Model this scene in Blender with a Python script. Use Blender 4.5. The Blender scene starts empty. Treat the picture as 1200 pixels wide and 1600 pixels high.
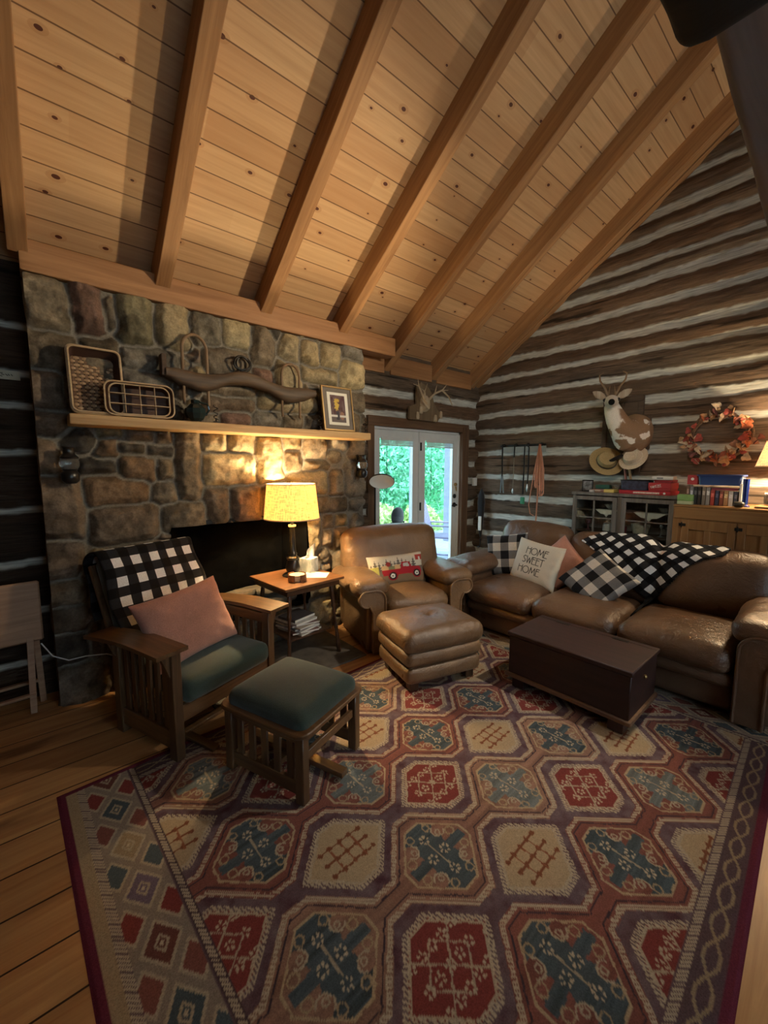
import bpy, bmesh, math, random
import numpy as np
from mathutils import Matrix, Vector, Euler
random.seed(7)
D = bpy.data
C = bpy.context.scene.collection
S = bpy.context.scene
# ------------------------------------------------------------------ camera, light, exposure
cam = D.cameras.new('camera'); camo = D.objects.new('camera', cam); C.objects.link(camo)
cam.sensor_fit = 'HORIZONTAL'; cam.sensor_width = 36; cam.lens = 36*640/1200; cam.clip_start = .02
R = Matrix(((0.76349229, 0.06922598, -0.64209601), (-0.64581294, 0.08534081, -0.75871114), (0.00227447, 0.99394402, 0.10986408)))
M4 = R.to_4x4(); M4.translation = Vector((0, 0, 1.6)); camo.matrix_world = M4
S.camera = camo
S.view_settings.view_transform = 'Standard'; S.view_settings.look = 'None'
S.view_settings.gamma = 1.0; S.view_settings.use_curve_mapping = False
S.view_settings.exposure = 0.52
W = D.worlds.new('world'); S.world = W; W.use_nodes = True
bg = W.node_tree.nodes['Background']; bg.inputs[0].default_value = (.62, .82, 1.0, 1); bg.inputs[1].default_value = 4.2

def light(name, kind, loc, energy, color, rot=None, size=None, sizey=None, radius=None):
    l = D.lights.new(name, kind); l.energy = energy; l.color = color
    if kind == 'AREA':
        l.shape = 'RECTANGLE'; l.size = size; l.size_y = sizey or size
    if radius is not None and kind != 'AREA': l.shadow_soft_size = radius
    o = D.objects.new(name, l); C.objects.link(o); o.location = loc
    if rot: o.rotation_euler = rot
    return o
sun = light('sun', 'SUN', (0, 0, 10), 4.0, (1, .97, .88), rot=(math.radians(42), 0, math.radians(-60))); sun.data.angle = .02
# cool daylight from the window behind the camera, then a warm added fill
light('window_daylight', 'AREA', (1.2, -3.35, 1.7), 4.5, (.80, .90, 1.0), rot=(math.radians(90), 0, 0), size=1.8, sizey=1.3)
light('added_loft_fill', 'AREA', (2.6, -3.35, 3.3), 13, (1, .90, .76), rot=(math.radians(90), 0, 0), size=1.6, sizey=.9)  # added warm fill from high up; the rear wall has no loft window
light('table_lamp_bulb', 'POINT', (1.612, 3.10, 1.335), 48, (1, .75, .42), radius=.035)
light('cabinet_lamp_bulb', 'POINT', (4.44, .40, 1.70), 34, (1, .76, .46), radius=.035)
sp_ = light('unseen_spot', 'SPOT', (2.95, .52, 2.62), 190, (1, .79, .52), radius=.05)  # unseen spot, inferred from the shadows above the mantel
sp_.rotation_euler = (Vector((1.15, 3.4, 2.75))-Vector((2.95, .52, 2.62))).to_track_quat('-Z', 'Y').to_euler(); sp_.data.spot_size = math.radians(78); sp_.data.spot_blend = 1.0
sp_ = light('unseen_spot', 'SPOT', (2.95, .46, 2.64), 80, (1, .88, .72), radius=.05)  # added spot that brightens the rug centre; no fixture there
sp_.rotation_euler = (Vector((1.95, 2.05, 0))-Vector((2.95, .46, 2.64))).to_track_quat('-Z', 'Y').to_euler(); sp_.data.spot_size = math.radians(74); sp_.data.spot_blend = 1.0
sp_ = light('unseen_spot', 'SPOT', (1.9, .44, 2.66), 78, (1, .88, .70), radius=.22)  # added soft fill for the door and log wall; no such fixture
sp_.rotation_euler = (Vector((4.75, 2.75, 1.7))-Vector((1.9, .44, 2.66))).to_track_quat('-Z', 'Y').to_euler(); sp_.data.spot_size = math.radians(88); sp_.data.spot_blend = 1.0
light('floor_lamp_bulb', 'POINT', (2.74, 3.27, 1.40), .05, (1, .85, .65), radius=.03)

# ------------------------------------------------------------------ helpers
def P2(t): return math.radians(t)
def setp(o, label=None, cat=None, group=None, kind=None):
    if label: o['label'] = label
    if cat: o['category'] = cat
    if group: o['group'] = group
    if kind: o['kind'] = kind
    return o
def thing(name, label, cat, loc=(0, 0, 0), rz=0.0, group=None, rot=None):
    o = D.objects.new(name, None); C.objects.link(o); o.empty_display_size = .05
    o.location = loc; o.rotation_euler = rot if rot else (0, 0, rz)
    return setp(o, label, cat, group)
_lat = {}
def vnoise(x, y, z, seed=0):
    if seed not in _lat: _lat[seed] = np.random.RandomState(seed).rand(64, 64, 64)
    L = _lat[seed]
    x = np.asarray(x, float)+1000; y = np.asarray(y, float)+1000; z = np.asarray(z, float)+1000
    xi, yi, zi = np.floor(x).astype(int), np.floor(y).astype(int), np.floor(z).astype(int)
    fx, fy, fz = x-xi, y-yi, z-zi
    fx = fx*fx*(3-2*fx); fy = fy*fy*(3-2*fy); fz = fz*fz*(3-2*fz)
    r = 0
    for a in (0, 1):
        for b in (0, 1):
            for c in (0, 1):
                r = r + L[(xi+a) % 64, (yi+b) % 64, (zi+c) % 64]*(fx if a else 1-fx)*(fy if b else 1-fy)*(fz if c else 1-fz)
    return r*2-1
def fbm(x, y, z, seed=0, o=4):
    r = 0; a = 1; s = 0
    for k in range(o):
        r = r+a*vnoise(np.asarray(x)*2**k, np.asarray(y)*2**k, np.asarray(z)*2**k, seed); s += a; a *= .5
    return r/s
def sstep(a, b, x):
    t = np.clip((np.asarray(x, float)-a)/(b-a), 0, 1); return t*t*(3-2*t)

class MB:
    def __init__(s, M=None): s.v = []; s.f = []; s.uv = None; s.M = M or Matrix.Identity(4)
    def add(s, vs, fs, M=None):
        n = len(s.v); T = s.M @ M if M is not None else s.M
        s.v += [tuple(T @ Vector(p)) for p in vs]
        s.f += [tuple(i+n for i in f) for f in fs]; return s
    def box(s, x0, x1, y0, y1, z0, z1, b=0.003, M=None, seg=1):
        bm = bmesh.new(); bmesh.ops.create_cube(bm, size=1)
        for v in bm.verts: v.co = Vector(((x0+x1)/2+v.co.x*(x1-x0), (y0+y1)/2+v.co.y*(y1-y0), (z0+z1)/2+v.co.z*(z1-z0)))
        b = min(b, abs(x1-x0)*.45, abs(y1-y0)*.45, abs(z1-z0)*.45)
        if b > 0: bmesh.ops.bevel(bm, geom=bm.edges[:]+bm.verts[:], offset=b, segments=seg, affect='EDGES', profile=.5)
        bm.verts.index_update()
        s.add([v.co.copy() for v in bm.verts], [tuple(v.index for v in f.verts) for f in bm.faces], M); bm.free(); return s
    def bar(s, p0, p1, w, h, b=.002, up=(0, 0, 1)):
        p0 = Vector(p0); p1 = Vector(p1); d = p1-p0; L = d.length; d.normalize()
        u = Vector(up)
        if abs(d.dot(u)) > .95: u = Vector((0, 1, 0))
        a = u.cross(d).normalized(); c = d.cross(a)
        Mx = Matrix((a, d, c)).transposed().to_4x4(); Mx.translation = p0
        return s.box(-w/2, w/2, 0, L, -h/2, h/2, b, Mx)
    def tube(s, pts, r, n=8, closed=False, caps=True):
        pts = [Vector(p) for p in pts]; m = len(pts)
        rs = r if isinstance(r, (list, tuple)) else [r]*m
        vs = []; prev = None
        for i, p in enumerate(pts):
            if closed: t = pts[(i+1) % m]-pts[i-1]
            else: t = pts[min(i+1, m-1)]-pts[max(i-1, 0)]
            if t.length < 1e-9: t = Vector((0, 0, 1))
            t.normalize()
            if prev is None:
                a = t.orthogonal().normalized()
            else:
                a = prev-t*prev.dot(t)
                a = a.normalized() if a.length > 1e-6 else t.orthogonal().normalized()
            prev = a; b = t.cross(a)
            for k in range(n):
                q = 2*math.pi*k/n; vs.append(p+(a*math.cos(q)+b*math.sin(q))*rs[i])
        fs = []
        for i in range(m if closed else m-1):
            for k in range(n):
                fs.append((i*n+k, i*n+(k+1) % n, ((i+1) % m)*n+(k+1) % n, ((i+1) % m)*n+k))
        if not closed and caps: fs.append(tuple(range(n))[::-1]); fs.append(tuple((m-1)*n+k for k in range(n)))
        return s.add(vs, fs)
    def cyl(s, p0, p1, r0, r1=None, n=16): return s.tube([p0, p1], [r0, r0 if r1 is None else r1], n)
    def lathe(s, prof, loc=(0, 0, 0), n=24, M=None, sx=1, sy=1):
        vs = []; fs = []; m = len(prof)
        for (r, z) in prof:
            for k in range(n):
                q = 2*math.pi*k/n; vs.append((loc[0]+r*math.cos(q)*sx, loc[1]+r*math.sin(q)*sy, loc[2]+z))
        for i in range(m-1):
            for k in range(n): fs.append((i*n+k, i*n+(k+1) % n, (i+1)*n+(k+1) % n, (i+1)*n+k))
        if prof[0][0] > 1e-4: fs.append(tuple(range(n))[::-1])
        if prof[-1][0] > 1e-4: fs.append(tuple((m-1)*n+k for k in range(n)))
        return s.add(vs, fs, M)
    def loft(s, rings, caps=True):
        n = len(rings[0]); vs = [p for r in rings for p in r]; fs = []
        for i in range(len(rings)-1):
            for k in range(n): fs.append((i*n+k, i*n+(k+1) % n, (i+1)*n+(k+1) % n, (i+1)*n+k))
        if caps: fs.append(tuple(range(n))[::-1]); fs.append(tuple((len(rings)-1)*n+k for k in range(n)))
        return s.add(vs, fs)
    def prism(s, poly, y0, y1, M=None):   # poly in (x,z), extruded along y
        n = len(poly); vs = [(p[0], y0, p[1]) for p in poly]+[(p[0], y1, p[1]) for p in poly]
        fs = [tuple(range(n)), tuple(range(2*n-1, n-1, -1))]+[(k, k+n, (k+1) % n+n, (k+1) % n) for k in range(n)]
        return s.add(vs, fs, M)
    def rbox(s, cx, cy, cz, sx, sy, sz, r=.05, n=14, bulge=(0, 0, 0), fn=None, M=None):
        h = np.array([sx, sy, sz])/2; t = np.sin(np.linspace(-1, 1, n+1)*math.pi/2)
        vs = {}; V = []; F = []
        def idx(p):
            k = (round(p[0], 5), round(p[1], 5), round(p[2], 5))
            if k not in vs: vs[k] = len(V); V.append(p)
            return vs[k]
        for ax in range(3):
            for sg in (-1, 1):
                a, b = (ax+1) % 3, (ax+2) % 3
                G = [[None]*(n+1) for _ in range(n+1)]
                for i in range(n+1):
                    for j in range(n+1):
                        p = [0, 0, 0]; p[ax] = sg; p[a] = t[i]; p[b] = t[j]; G[i][j] = idx(tuple(p))
                for i in range(n):
                    for j in range(n):
                        q = (G[i][j], G[i+1][j], G[i+1][j+1], G[i][j+1]); F.append(q if sg > 0 else q[::-1])
        A = np.array(V); rr = np.minimum(r, h*.98)
        P = A*h; q = np.clip(P, -(h-rr), h-rr); d = (P-q)/rr; L = np.linalg.norm(d, axis=1, keepdims=True); L[L < 1e-9] = 1
        P = q+d/L*rr
        N = P/h
        for ax in range(3):
            a, b = (ax+1) % 3, (ax+2) % 3
            P[:, ax] += np.sign(A[:, ax])*np.abs(N[:, ax])**3*bulge[ax]*np.clip(1-N[:, a]**2, 0, 1)*np.clip(1-N[:, b]**2, 0, 1)
        if fn is not None: P = fn(P, N)
        P = P+np.array([cx, cy, cz])
        return s.add([tuple(p) for p in P], F, M)
    def build(s, name, mat, parent=None, smooth=40, mods=None, label=None):
        me = D.meshes.new(name); me.from_pydata(s.v, [], s.f); me.update()
        bm = bmesh.new(); bm.from_mesh(me); bmesh.ops.recalc_face_normals(bm, faces=bm.faces[:]); bm.to_mesh(me); bm.free()
        if s.uv is not None:
            ul = me.uv_layers.new(name='UVMap'); L = np.zeros(len(me.loops), int); me.loops.foreach_get('vertex_index', L)
            ul.data.foreach_set('uv', np.asarray(s.uv, float)[L].ravel())
        if smooth: me.shade_smooth(); me.set_sharp_from_angle(angle=math.radians(smooth))
        me.materials.append(mat)
        o = D.objects.new(name, me); C.objects.link(o)
        if parent is not None: o.parent = parent
        if label: o['label'] = label
        return o

def gridmesh(name, V, nu, nv, mat, parent=None, col=None, mask=None, uv=None, smooth=True, flip=False):
    """V: (nu*nv,3) row-major over u then v"""
    i = np.arange(nu-1)[:, None]; j = np.arange(nv-1)[None, :]
    a = (i*nv+j).ravel(); F = np.stack([a, a+nv, a+nv+1, a+1], 1)
    if flip: F = F[:, ::-1]
    if mask is not None: F = F[mask(V[F].mean(1))]
    used = np.zeros(len(V), bool); used[F.ravel()] = True; mp = np.cumsum(used)-1
    V = V[used]; F = mp[F]
    me = D.meshes.new(name); me.vertices.add(len(V)); me.vertices.foreach_set('co', V.ravel())
    me.loops.add(len(F)*4); me.loops.foreach_set('vertex_index', F.ravel().astype(np.int32))
    me.polygons.add(len(F)); me.polygons.foreach_set('loop_start', np.arange(0, len(F)*4, 4, dtype=np.int32))
    me.polygons.foreach_set('loop_total', np.full(len(F), 4, dtype=np.int32)); me.update(calc_edges=True)
    if uv is not None:
        ul = me.uv_layers.new(name='UVMap'); ul.data.foreach_set('uv', uv[used][F.ravel()].ravel())
    if col is not None:
        ca = me.color_attributes.new('paint', 'FLOAT_COLOR', 'POINT')
        cc = np.ones((len(V), 4)); cc[:, :3] = col[used]; ca.data.foreach_set('color', cc.ravel())
    if smooth: me.shade_smooth()
    me.validate(); me.materials.append(mat)
    o = D.objects.new(name, me); C.objects.link(o)
    if parent is not None: o.parent = parent
    return o

# ------------------------------------------------------------------ materials
class NT:
    def __init__(s, name):
        s.m = D.materials.new(name); s.m.use_nodes = True; s.t = s.m.node_tree; s.n = s.t.nodes
        s.b = s.n['Principled BSDF']; s.out = s.n['Material Output']
    def new(s, ty, **k):
        n = s.n.new(ty)
        for a, v in k.items(): setattr(n, a, v)
        return n
    def link(s, a, b): s.t.links.new(a, b)
    def set(s, inp, v):
        if hasattr(v, 'is_output') or isinstance(v, bpy.types.NodeSocket): s.link(v, inp)
        else: inp.default_value = v
    def math(s, op, a, b=None, c=None):
        n = s.new('ShaderNodeMath', operation=op); s.set(n.inputs[0], a)
        if b is not None: s.set(n.inputs[1], b)
        if c is not None: s.set(n.inputs[2], c)
        return n.outputs[0]
    def coord(s, k='Object', scale=(1, 1, 1)):
        tc = s.new('ShaderNodeTexCoord'); mp = s.new('ShaderNodeMapping'); mp.inputs['Scale'].default_value = scale
        s.link(tc.outputs[k], mp.inputs[0]); return mp.outputs[0]
    def noise(s, vec, scale=5, detail=4, rough=.55, dist=0):
        n = s.new('ShaderNodeTexNoise'); s.link(vec, n.inputs['Vector']); n.inputs['Scale'].default_value = scale
        n.inputs['Detail'].default_value = detail; n.inputs['Roughness'].default_value = rough; n.inputs['Distortion'].default_value = dist
        return n.outputs['Fac']
    def ramp(s, fac, stops):
        n = s.new('ShaderNodeValToRGB'); s.link(fac, n.inputs[0]); e = n.color_ramp.elements
        while len(e) < len(stops): e.new(.5)
        for k, (p, c) in enumerate(stops): e[k].position = p; e[k].color = (*c, 1)
        return n.outputs[0]
    def mix(s, fac, a, b, blend='MIX'):
        n = s.new('ShaderNodeMix', data_type='RGBA', blend_type=blend)
        s.set(n.inputs[0], fac)
        s.set(n.inputs[6], a if isinstance(a, bpy.types.NodeSocket) else (*a, 1)); s.set(n.inputs[7], b if isinstance(b, bpy.types.NodeSocket) else (*b, 1))
        return n.outputs[2]
    def bump(s, h, strength=.3, dist=.01):
        n = s.new('ShaderNodeBump'); n.inputs['Strength'].default_value = strength; n.inputs['Distance'].default_value = dist
        s.link(h, n.inputs['Height']); s.link(n.outputs[0], s.b.inputs['Normal'])
    def col(s, c): s.set(s.b.inputs['Base Color'], c if isinstance(c, bpy.types.NodeSocket) else (*c, 1))
    def prm(s, **k):
        for a, v in k.items(): s.set(s.b.inputs[a.replace('_', ' ')], v)
        return s
def plain(name, c, rough=.6, metal=0, var=.12, scale=14, bump=0, **k):
    t = NT(name); v = t.coord(); nz = t.noise(v, scale, 3)
    t.col(t.ramp(nz, [(.3, tuple(x*(1-var) for x in c)), (.7, tuple(min(1, x*(1+var)) for x in c))]))
    t.prm(Roughness=rough, Metallic=metal, **k)
    if bump: t.bump(nz, bump, .003)
    return t.m
def wood(name, c1, c2, axis=0, grain=1.0, rough=.5, dark=None, bump=.15, coat=0):
    t = NT(name); sc = [28*grain]*3; sc[axis] = 1.6*grain
    v = t.coord('Object', tuple(sc)); n1 = t.noise(v, 1.0, 5, .65, .6)
    sc2 = [5*grain]*3; sc2[axis] = .7*grain; n2 = t.noise(t.coord('Object', tuple(sc2)), 1.0, 3)
    c = t.ramp(n1, [(.32, c1), (.68, c2)])
    d = dark or tuple(x*.45 for x in c1)
    f = t.ramp(n2, [(.25, (0, 0, 0)), (.75, (1, 1, 1))])
    c = t.mix(t.math('MULTIPLY', f, .38), c, d); t.col(c); t.prm(Roughness=rough)
    if coat: t.prm(Coat_Weight=coat, Coat_Roughness=.25)
    t.bump(n1, bump, .004); return t.m
def painted(name, rough=.8, scale=120, amt=.25, bump=.3, bdist=.002, spec=.3, stretch=(1, 1, 1)):
    t = NT(name); a = t.new('ShaderNodeAttribute'); a.attribute_name = 'paint'
    v = t.coord('Object', stretch); n = t.noise(v, scale, 4, .6)
    f = t.ramp(n, [(.25, (1-amt,)*3), (.75, (1+amt,)*3)])
    t.col(t.mix(1.0, a.outputs['Color'], f, 'MULTIPLY')); t.prm(Roughness=rough, Specular_IOR_Level=spec); t.bump(n, bump, bdist)
    return t.m
def leather(name, c, rough=.36):
    t = NT(name); v = t.coord(); n = t.noise(v, 3.2, 3, .5, .4)
    vo = t.new('ShaderNodeTexVoronoi'); t.link(v, vo.inputs['Vector']); vo.inputs['Scale'].default_value = 190
    w = t.noise(t.coord('Object', (1, 1, 1)), 11, 6, .62, 2.2)
    t.col(t.ramp(n, [(.3, tuple(x*.72 for x in c)), (.7, tuple(x*1.22 for x in c))]))
    h = t.math('ADD', t.math('MULTIPLY', vo.outputs['Distance'], .12), t.math('MULTIPLY', w, 1.0))
    t.prm(Roughness=t.math('MULTIPLY_ADD', n, .2, rough-.15), Specular_IOR_Level=.5, Coat_Weight=.12, Coat_Roughness=.3)
    t.bump(h, .55, .014); return t.m
def check(name, period, dark, mid, lightc, fuzz=.25, rot=0):
    t = NT(name); tc = t.new('ShaderNodeTexCoord'); mp = t.new('ShaderNodeMapping'); t.link(tc.outputs['UV'], mp.inputs[0]); mp.inputs['Rotation'].default_value = (0, 0, rot)
    sp = t.new('ShaderNodeSeparateXYZ'); t.link(mp.outputs[0], sp.inputs[0])
    def st(o):
        f = t.math('FRACT', t.math('DIVIDE', o, period)); return t.math('GREATER_THAN', f, .5)
    a = t.math('ADD', st(sp.outputs[0]), st(sp.outputs[1]))
    c = t.mix(t.math('GREATER_THAN', a, .5), dark, mid); c = t.mix(t.math('GREATER_THAN', a, 1.5), c, lightc)
    n = t.noise(t.coord('Object'), 260, 2); f = t.ramp(n, [(.3, (1-fuzz,)*3), (.7, (1+fuzz*.5,)*3)])
    t.col(t.mix(1.0, c, f, 'MULTIPLY')); t.prm(Roughness=.92, Specular_IOR_Level=.15, Sheen_Weight=.04); t.bump(n, .4, .003); return t.m
def fabric(name, c, rough=.9, scale=220, sheen=.3):
    t = NT(name); n = t.noise(t.coord(), scale, 2); n2 = t.noise(t.coord(), 6, 3)
    cc = t.ramp(n, [(.3, tuple(x*.8 for x in c)), (.7, tuple(x*1.15 for x in c))])
    t.col(t.mix(1.0, cc, t.ramp(n2, [(.3, (.85,)*3), (.7, (1.1,)*3)]), 'MULTIPLY')); t.prm(Roughness=rough, Sheen_Weight=sheen, Specular_IOR_Level=.2); t.bump(n, .35, .002); return t.m

MT = {}
MT['leather'] = leather('brown_leather', (.200, .118, .060))
MT['leather_dark'] = leather('sofa_leather', (.145, .083, .048))
MT['mission'] = wood('mission_oak', (.075, .040, .020), (.20, .105, .045), 2, 1.2, .38, coat=.25)
MT['mission_x'] = wood('mission_oak_flat', (.095, .047, .02), (.23, .12, .05), 1, 1.2, .33, coat=.3)
MT['rafter'] = wood('rafter_pine', (.30, .145, .058), (.52, .285, .125), 1, .8, .6)
MT['beam'] = wood('beam_pine', (.30, .135, .05), (.50, .26, .11), 0, .7, .6)
MT['mantel'] = wood('mantel_oak', (.42, .24, .095), (.66, .44, .20), 0, .9, .6)
MT['table'] = wood('table_maple', (.15, .06, .022), (.30, .14, .055), 0, 1, .35, coat=.3)
MT['table_dark'] = wood('table_leg_walnut', (.045, .02, .01), (.10, .045, .02), 2, 1, .35, coat=.2)
MT['chest'] = wood('chest_mahogany', (.020, .0075, .0070), (.050, .018, .016), 1, .9, .55)
MT['chest_edge'] = wood('chest_worn', (.12, .055, .03), (.22, .12, .06), 1, .9, .6)
MT['cab_grey'] = wood('weathered_grey_wood', (.10, .085, .07), (.23, .20, .165), 2, 1, .7)
MT['cab_pine'] = wood('honey_pine', (.23, .105, .03), (.37, .19, .065), 1, .8, .5, coat=.1)
MT['oldwood'] = wood('old_dark_wood', (.045, .027, .017), (.11, .068, .042), 0, 1, .75)
MT['yoke'] = wood('yoke_wood', (.055, .034, .02), (.15, .095, .055), 0, 1, .62)
MT['bow'] = wood('bentwood', (.16, .095, .05), (.30, .19, .10), 2, 1, .6)
MT['black'] = plain('black_paint', (.012, .012, .013), .3, var=.1)
MT['iron'] = plain('dark_iron', (.03, .028, .026), .45, .8)
MT['soot_and_gap'] = plain('soot_and_gap_black', (.0035, .0035, .0035), 1.0, var=.3, Specular_IOR_Level=0.0)
MT['white'] = plain('white_paint', (.72, .74, .72), .4, var=.03)
MT['brass'] = plain('worn_brass', (.45, .30, .12), .35, .9)
MT['pink'] = fabric('dusty_pink_velvet', (.50, .235, .165))
MT['green'] = fabric('dark_green_weave', (.040, .060, .048))
MT['cream'] = fabric('cream_canvas', (.62, .56, .46))
MT['paper'] = plain('paper', (.75, .74, .66), .8, var=.03)
MT['check'] = check('black_white_check', .125, (.004, .004, .005), (.020, .020, .023), (.80, .80, .78))
MT['gingham'] = check('grey_white_gingham', .17, (.012, .012, .014), (.19, .185, .18), (.68, .63, .54))
MT['glass'] = None
t = NT('window_glass'); t.prm(Roughness=.0, IOR=1.45, Transmission_Weight=1.0); t.col((1, 1, 1))
lp = t.new('ShaderNodeBsdfTransparent'); gl = t.new('ShaderNodeBsdfGlossy'); gl.inputs['Roughness'].default_value = .02
mx = t.new('ShaderNodeMixShader'); mx.inputs[0].default_value = .045; t.link(lp.outputs[0], mx.inputs[1]); t.link(gl.outputs[0], mx.inputs[2]); t.link(mx.outputs[0], t.out.inputs[0])
lp.inputs[0].default_value = (.93, .97, .97, 1); MT['glass'] = t.m
# ------------------------------------------------------------------ the setting
def struct(o): o['kind'] = 'structure'; return o
XB, YA = 4.82, 3.66          # log gable wall, log door wall
SL = .69; AR = math.atan(SL)
def zroof(y): return 2.65-SL*(y-YA)          # underside of the rafters
# floor: wide pine boards running along x
t = NT('floor_boards'); v = t.coord(); sp = t.new('ShaderNodeSeparateXYZ'); t.link(v, sp.inputs[0])
yb = t.math('DIVIDE', t.math('ADD', sp.outputs[1], 10.05), .205); bi = t.math('FLOOR', yb); fr_ = t.math('FRACT', yb)
wn = t.new('ShaderNodeTexWhiteNoise', noise_dimensions='1D'); t.link(bi, wn.inputs['W'])
n1 = t.noise(t.coord('Object', (1.3, 22, 1)), 1.0, 6, .65, .8); n2 = t.noise(t.coord('Object', (.8, 4, 1)), 1.3, 3, .5, .5)
c = t.ramp(n1, [(.3, (.44, .205, .075)), (.7, (.66, .38, .155))])
c = t.mix(t.math('MULTIPLY', t.ramp(n2, [(.58, (0, 0, 0)), (.68, (1, 1, 1))]), .7), c, (.12, .040, .016))
c = t.mix(t.math('MULTIPLY', wn.outputs['Value'], .35), c, (.30, .12, .04))
gr = t.math('LESS_THAN', t.math('MINIMUM', fr_, t.math('SUBTRACT', 1.0, fr_)), .018)
c = t.mix(gr, c, (.03, .012, .006)); t.col(c); t.prm(Roughness=.38)
t.bump(t.math('SUBTRACT', t.math('MULTIPLY', n1, .3), gr), .5, .003); MT['floor'] = t.m
m = MB().box(-3.2, XB+.3, -3.6, YA+.35, -.12, 0, 0); struct(m.build('floor', MT['floor'], smooth=0))
# ceiling deck
t = NT('ceiling_boards'); v = t.coord(); sp = t.new('ShaderNodeSeparateXYZ'); t.link(v, sp.inputs[0])
yb = t.math('DIVIDE', t.math('ADD', sp.outputs[1], 20.03), .155); bi = t.math('FLOOR', yb); fr_ = t.math('FRACT', yb)
wn0 = t.new('ShaderNodeTexWhiteNoise', noise_dimensions='1D'); t.link(bi, wn0.inputs['W'])
xb = t.math('FLOOR', t.math('DIVIDE', t.math('MULTIPLY_ADD', wn0.outputs['Value'], 7.0, t.math('ADD', sp.outputs[0], 20.0)), 2.6))
cb = t.new('ShaderNodeCombineXYZ'); t.link(xb, cb.inputs[0]); t.link(bi, cb.inputs[1])
wn = t.new('ShaderNodeTexWhiteNoise', noise_dimensions='3D'); t.link(cb.outputs[0], wn.inputs['Vector'])
n1 = t.noise(t.coord('Object', (1.2, 30, 1)), 1.0, 5, .6, .5)
c = t.ramp(n1, [(.28, (.50, .31, .155)), (.72, (.66, .44, .24))])
c = t.mix(t.math('MULTIPLY', t.math('POWER', wn.outputs['Value'], 1.6), .5), c, (.40, .19, .075))
vo = t.new('ShaderNodeTexVoronoi', voronoi_dimensions='2D'); t.link(t.coord('Object', (2.6, 4.2, 0)), vo.inputs['Vector']); vo.inputs['Scale'].default_value = 1.25
sc = t.new('ShaderNodeSeparateColor'); t.link(vo.outputs['Color'], sc.inputs[0])
kr = t.math('MULTIPLY_ADD', sc.outputs[1], .045, .022)
on = t.math('GREATER_THAN', sc.outputs[0], .42)
kn = t.math('MULTIPLY', on, t.math('LESS_THAN', vo.outputs['Distance'], kr))
kh = t.math('MULTIPLY', on, t.math('LESS_THAN', vo.outputs['Distance'], t.math('MULTIPLY', kr, 2.3)))
c = t.mix(t.math('MULTIPLY', kh, .3), c, (.34, .15, .05)); c = t.mix(kn, c, (.085, .022, .012))
gr = t.math('LESS_THAN', t.math('MINIMUM', fr_, t.math('SUBTRACT', 1.0, fr_)), .022)
c = t.mix(t.math('MULTIPLY', gr, .85), c, (.10, .04, .015)); t.col(c); t.prm(Roughness=.55)
t.bump(t.math('SUBTRACT', t.math('MULTIPLY', n1, .15), gr), .5, .004); MT['deck'] = t.m
m = MB().box(-3.2, XB+.3, -5.4, .35, 0, .04, 0); o = m.build('ceiling', MT['deck'], smooth=0)
nrm = Vector((0, math.sin(AR), math.cos(AR))); o.location = Vector((0, YA, 2.65))+nrm*.175; o.rotation_euler = (-AR, 0, 0); struct(o)
# far slope behind the ridge
yr = YA-5.4*math.cos(AR)+.175*math.sin(AR); zr = 2.65+5.4*math.sin(AR)+.175*math.cos(AR)
m = MB().box(-3.2, XB+.3, -4.9, 0, 0, .04, 0); o = m.build('ceiling', MT['deck'], smooth=0); o.location = (0, yr, zr); o.rotation_euler = (AR, 0, 0); struct(o)
# rafters
rl = ['leftmost roof rafter at the picture edge, over the left end of the mantel', 'second roof rafter from the left, its left side in shadow', 'third roof rafter from the left, above the table lamp',
      'fourth roof rafter from the left, ending above the framed picture', 'fifth roof rafter from the left, just right of the end of the header beam', 'sixth roof rafter from the left, landing above the antler plaque', 'seventh roof rafter from the left, nearest the log gable wall']
for k in range(7):
    x0 = -.04+.772*k; end = .36 if k < 4 else 0.02
    rnd = random.Random(k); V = []; n = 60
    L = 5.4
    m = MB(); m.rbox(x0+.048, -(L+end)/2+0, .095, .098, L-end, .19, .006, 26, fn=lambda P, N, k=k: P+np.stack([.004*fbm(P[:, 1]*1.5, k, 0, 3), 0*P[:, 0], .005*fbm(P[:, 1]*1.3, P[:, 0]*6, k+5, 4)], 1))
    o = m.build('roof_rafter', MT['rafter'], smooth=30); o.location = (0, YA, 2.65); o.rotation_euler = (-AR, 0, 0)
    setp(o, rl[k], 'rafter', 'roof rafters')
m = MB().rbox(XB-.045, -2.72, .10, .075, 5.36, .17, .005, 20); o = m.build('rake_board', MT['rafter'], smooth=30); o.location = (0, YA, 2.65); o.rotation_euler = (-AR, 0, 0)
setp(o, 'sloping trim timber lying against the log gable wall under the roof boards', 'beam')
# header beam over the chimney
m = MB().rbox(1.50, 3.425, 2.85, 2.98, .15, .185, .008, 24, fn=lambda P, N: P+np.stack([0*P[:, 0], .003*fbm(P[:, 0]*2, P[:, 2]*3, 0, 2), .006*fbm(P[:, 0]*1.2, 0, 7, 2)], 1))
setp(m.build('header_beam', MT['beam'], smooth=30), 'long reddish pine header beam resting on top of the stone chimney', 'beam')
m = MB()
for k in range(6): m.box(.06+.772*k-.002, -.04+.772*(k+1), 3.60, 3.655, 2.64, 2.84, .002)
struct(m.build('trim_1', MT['beam'], smooth=0))

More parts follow.
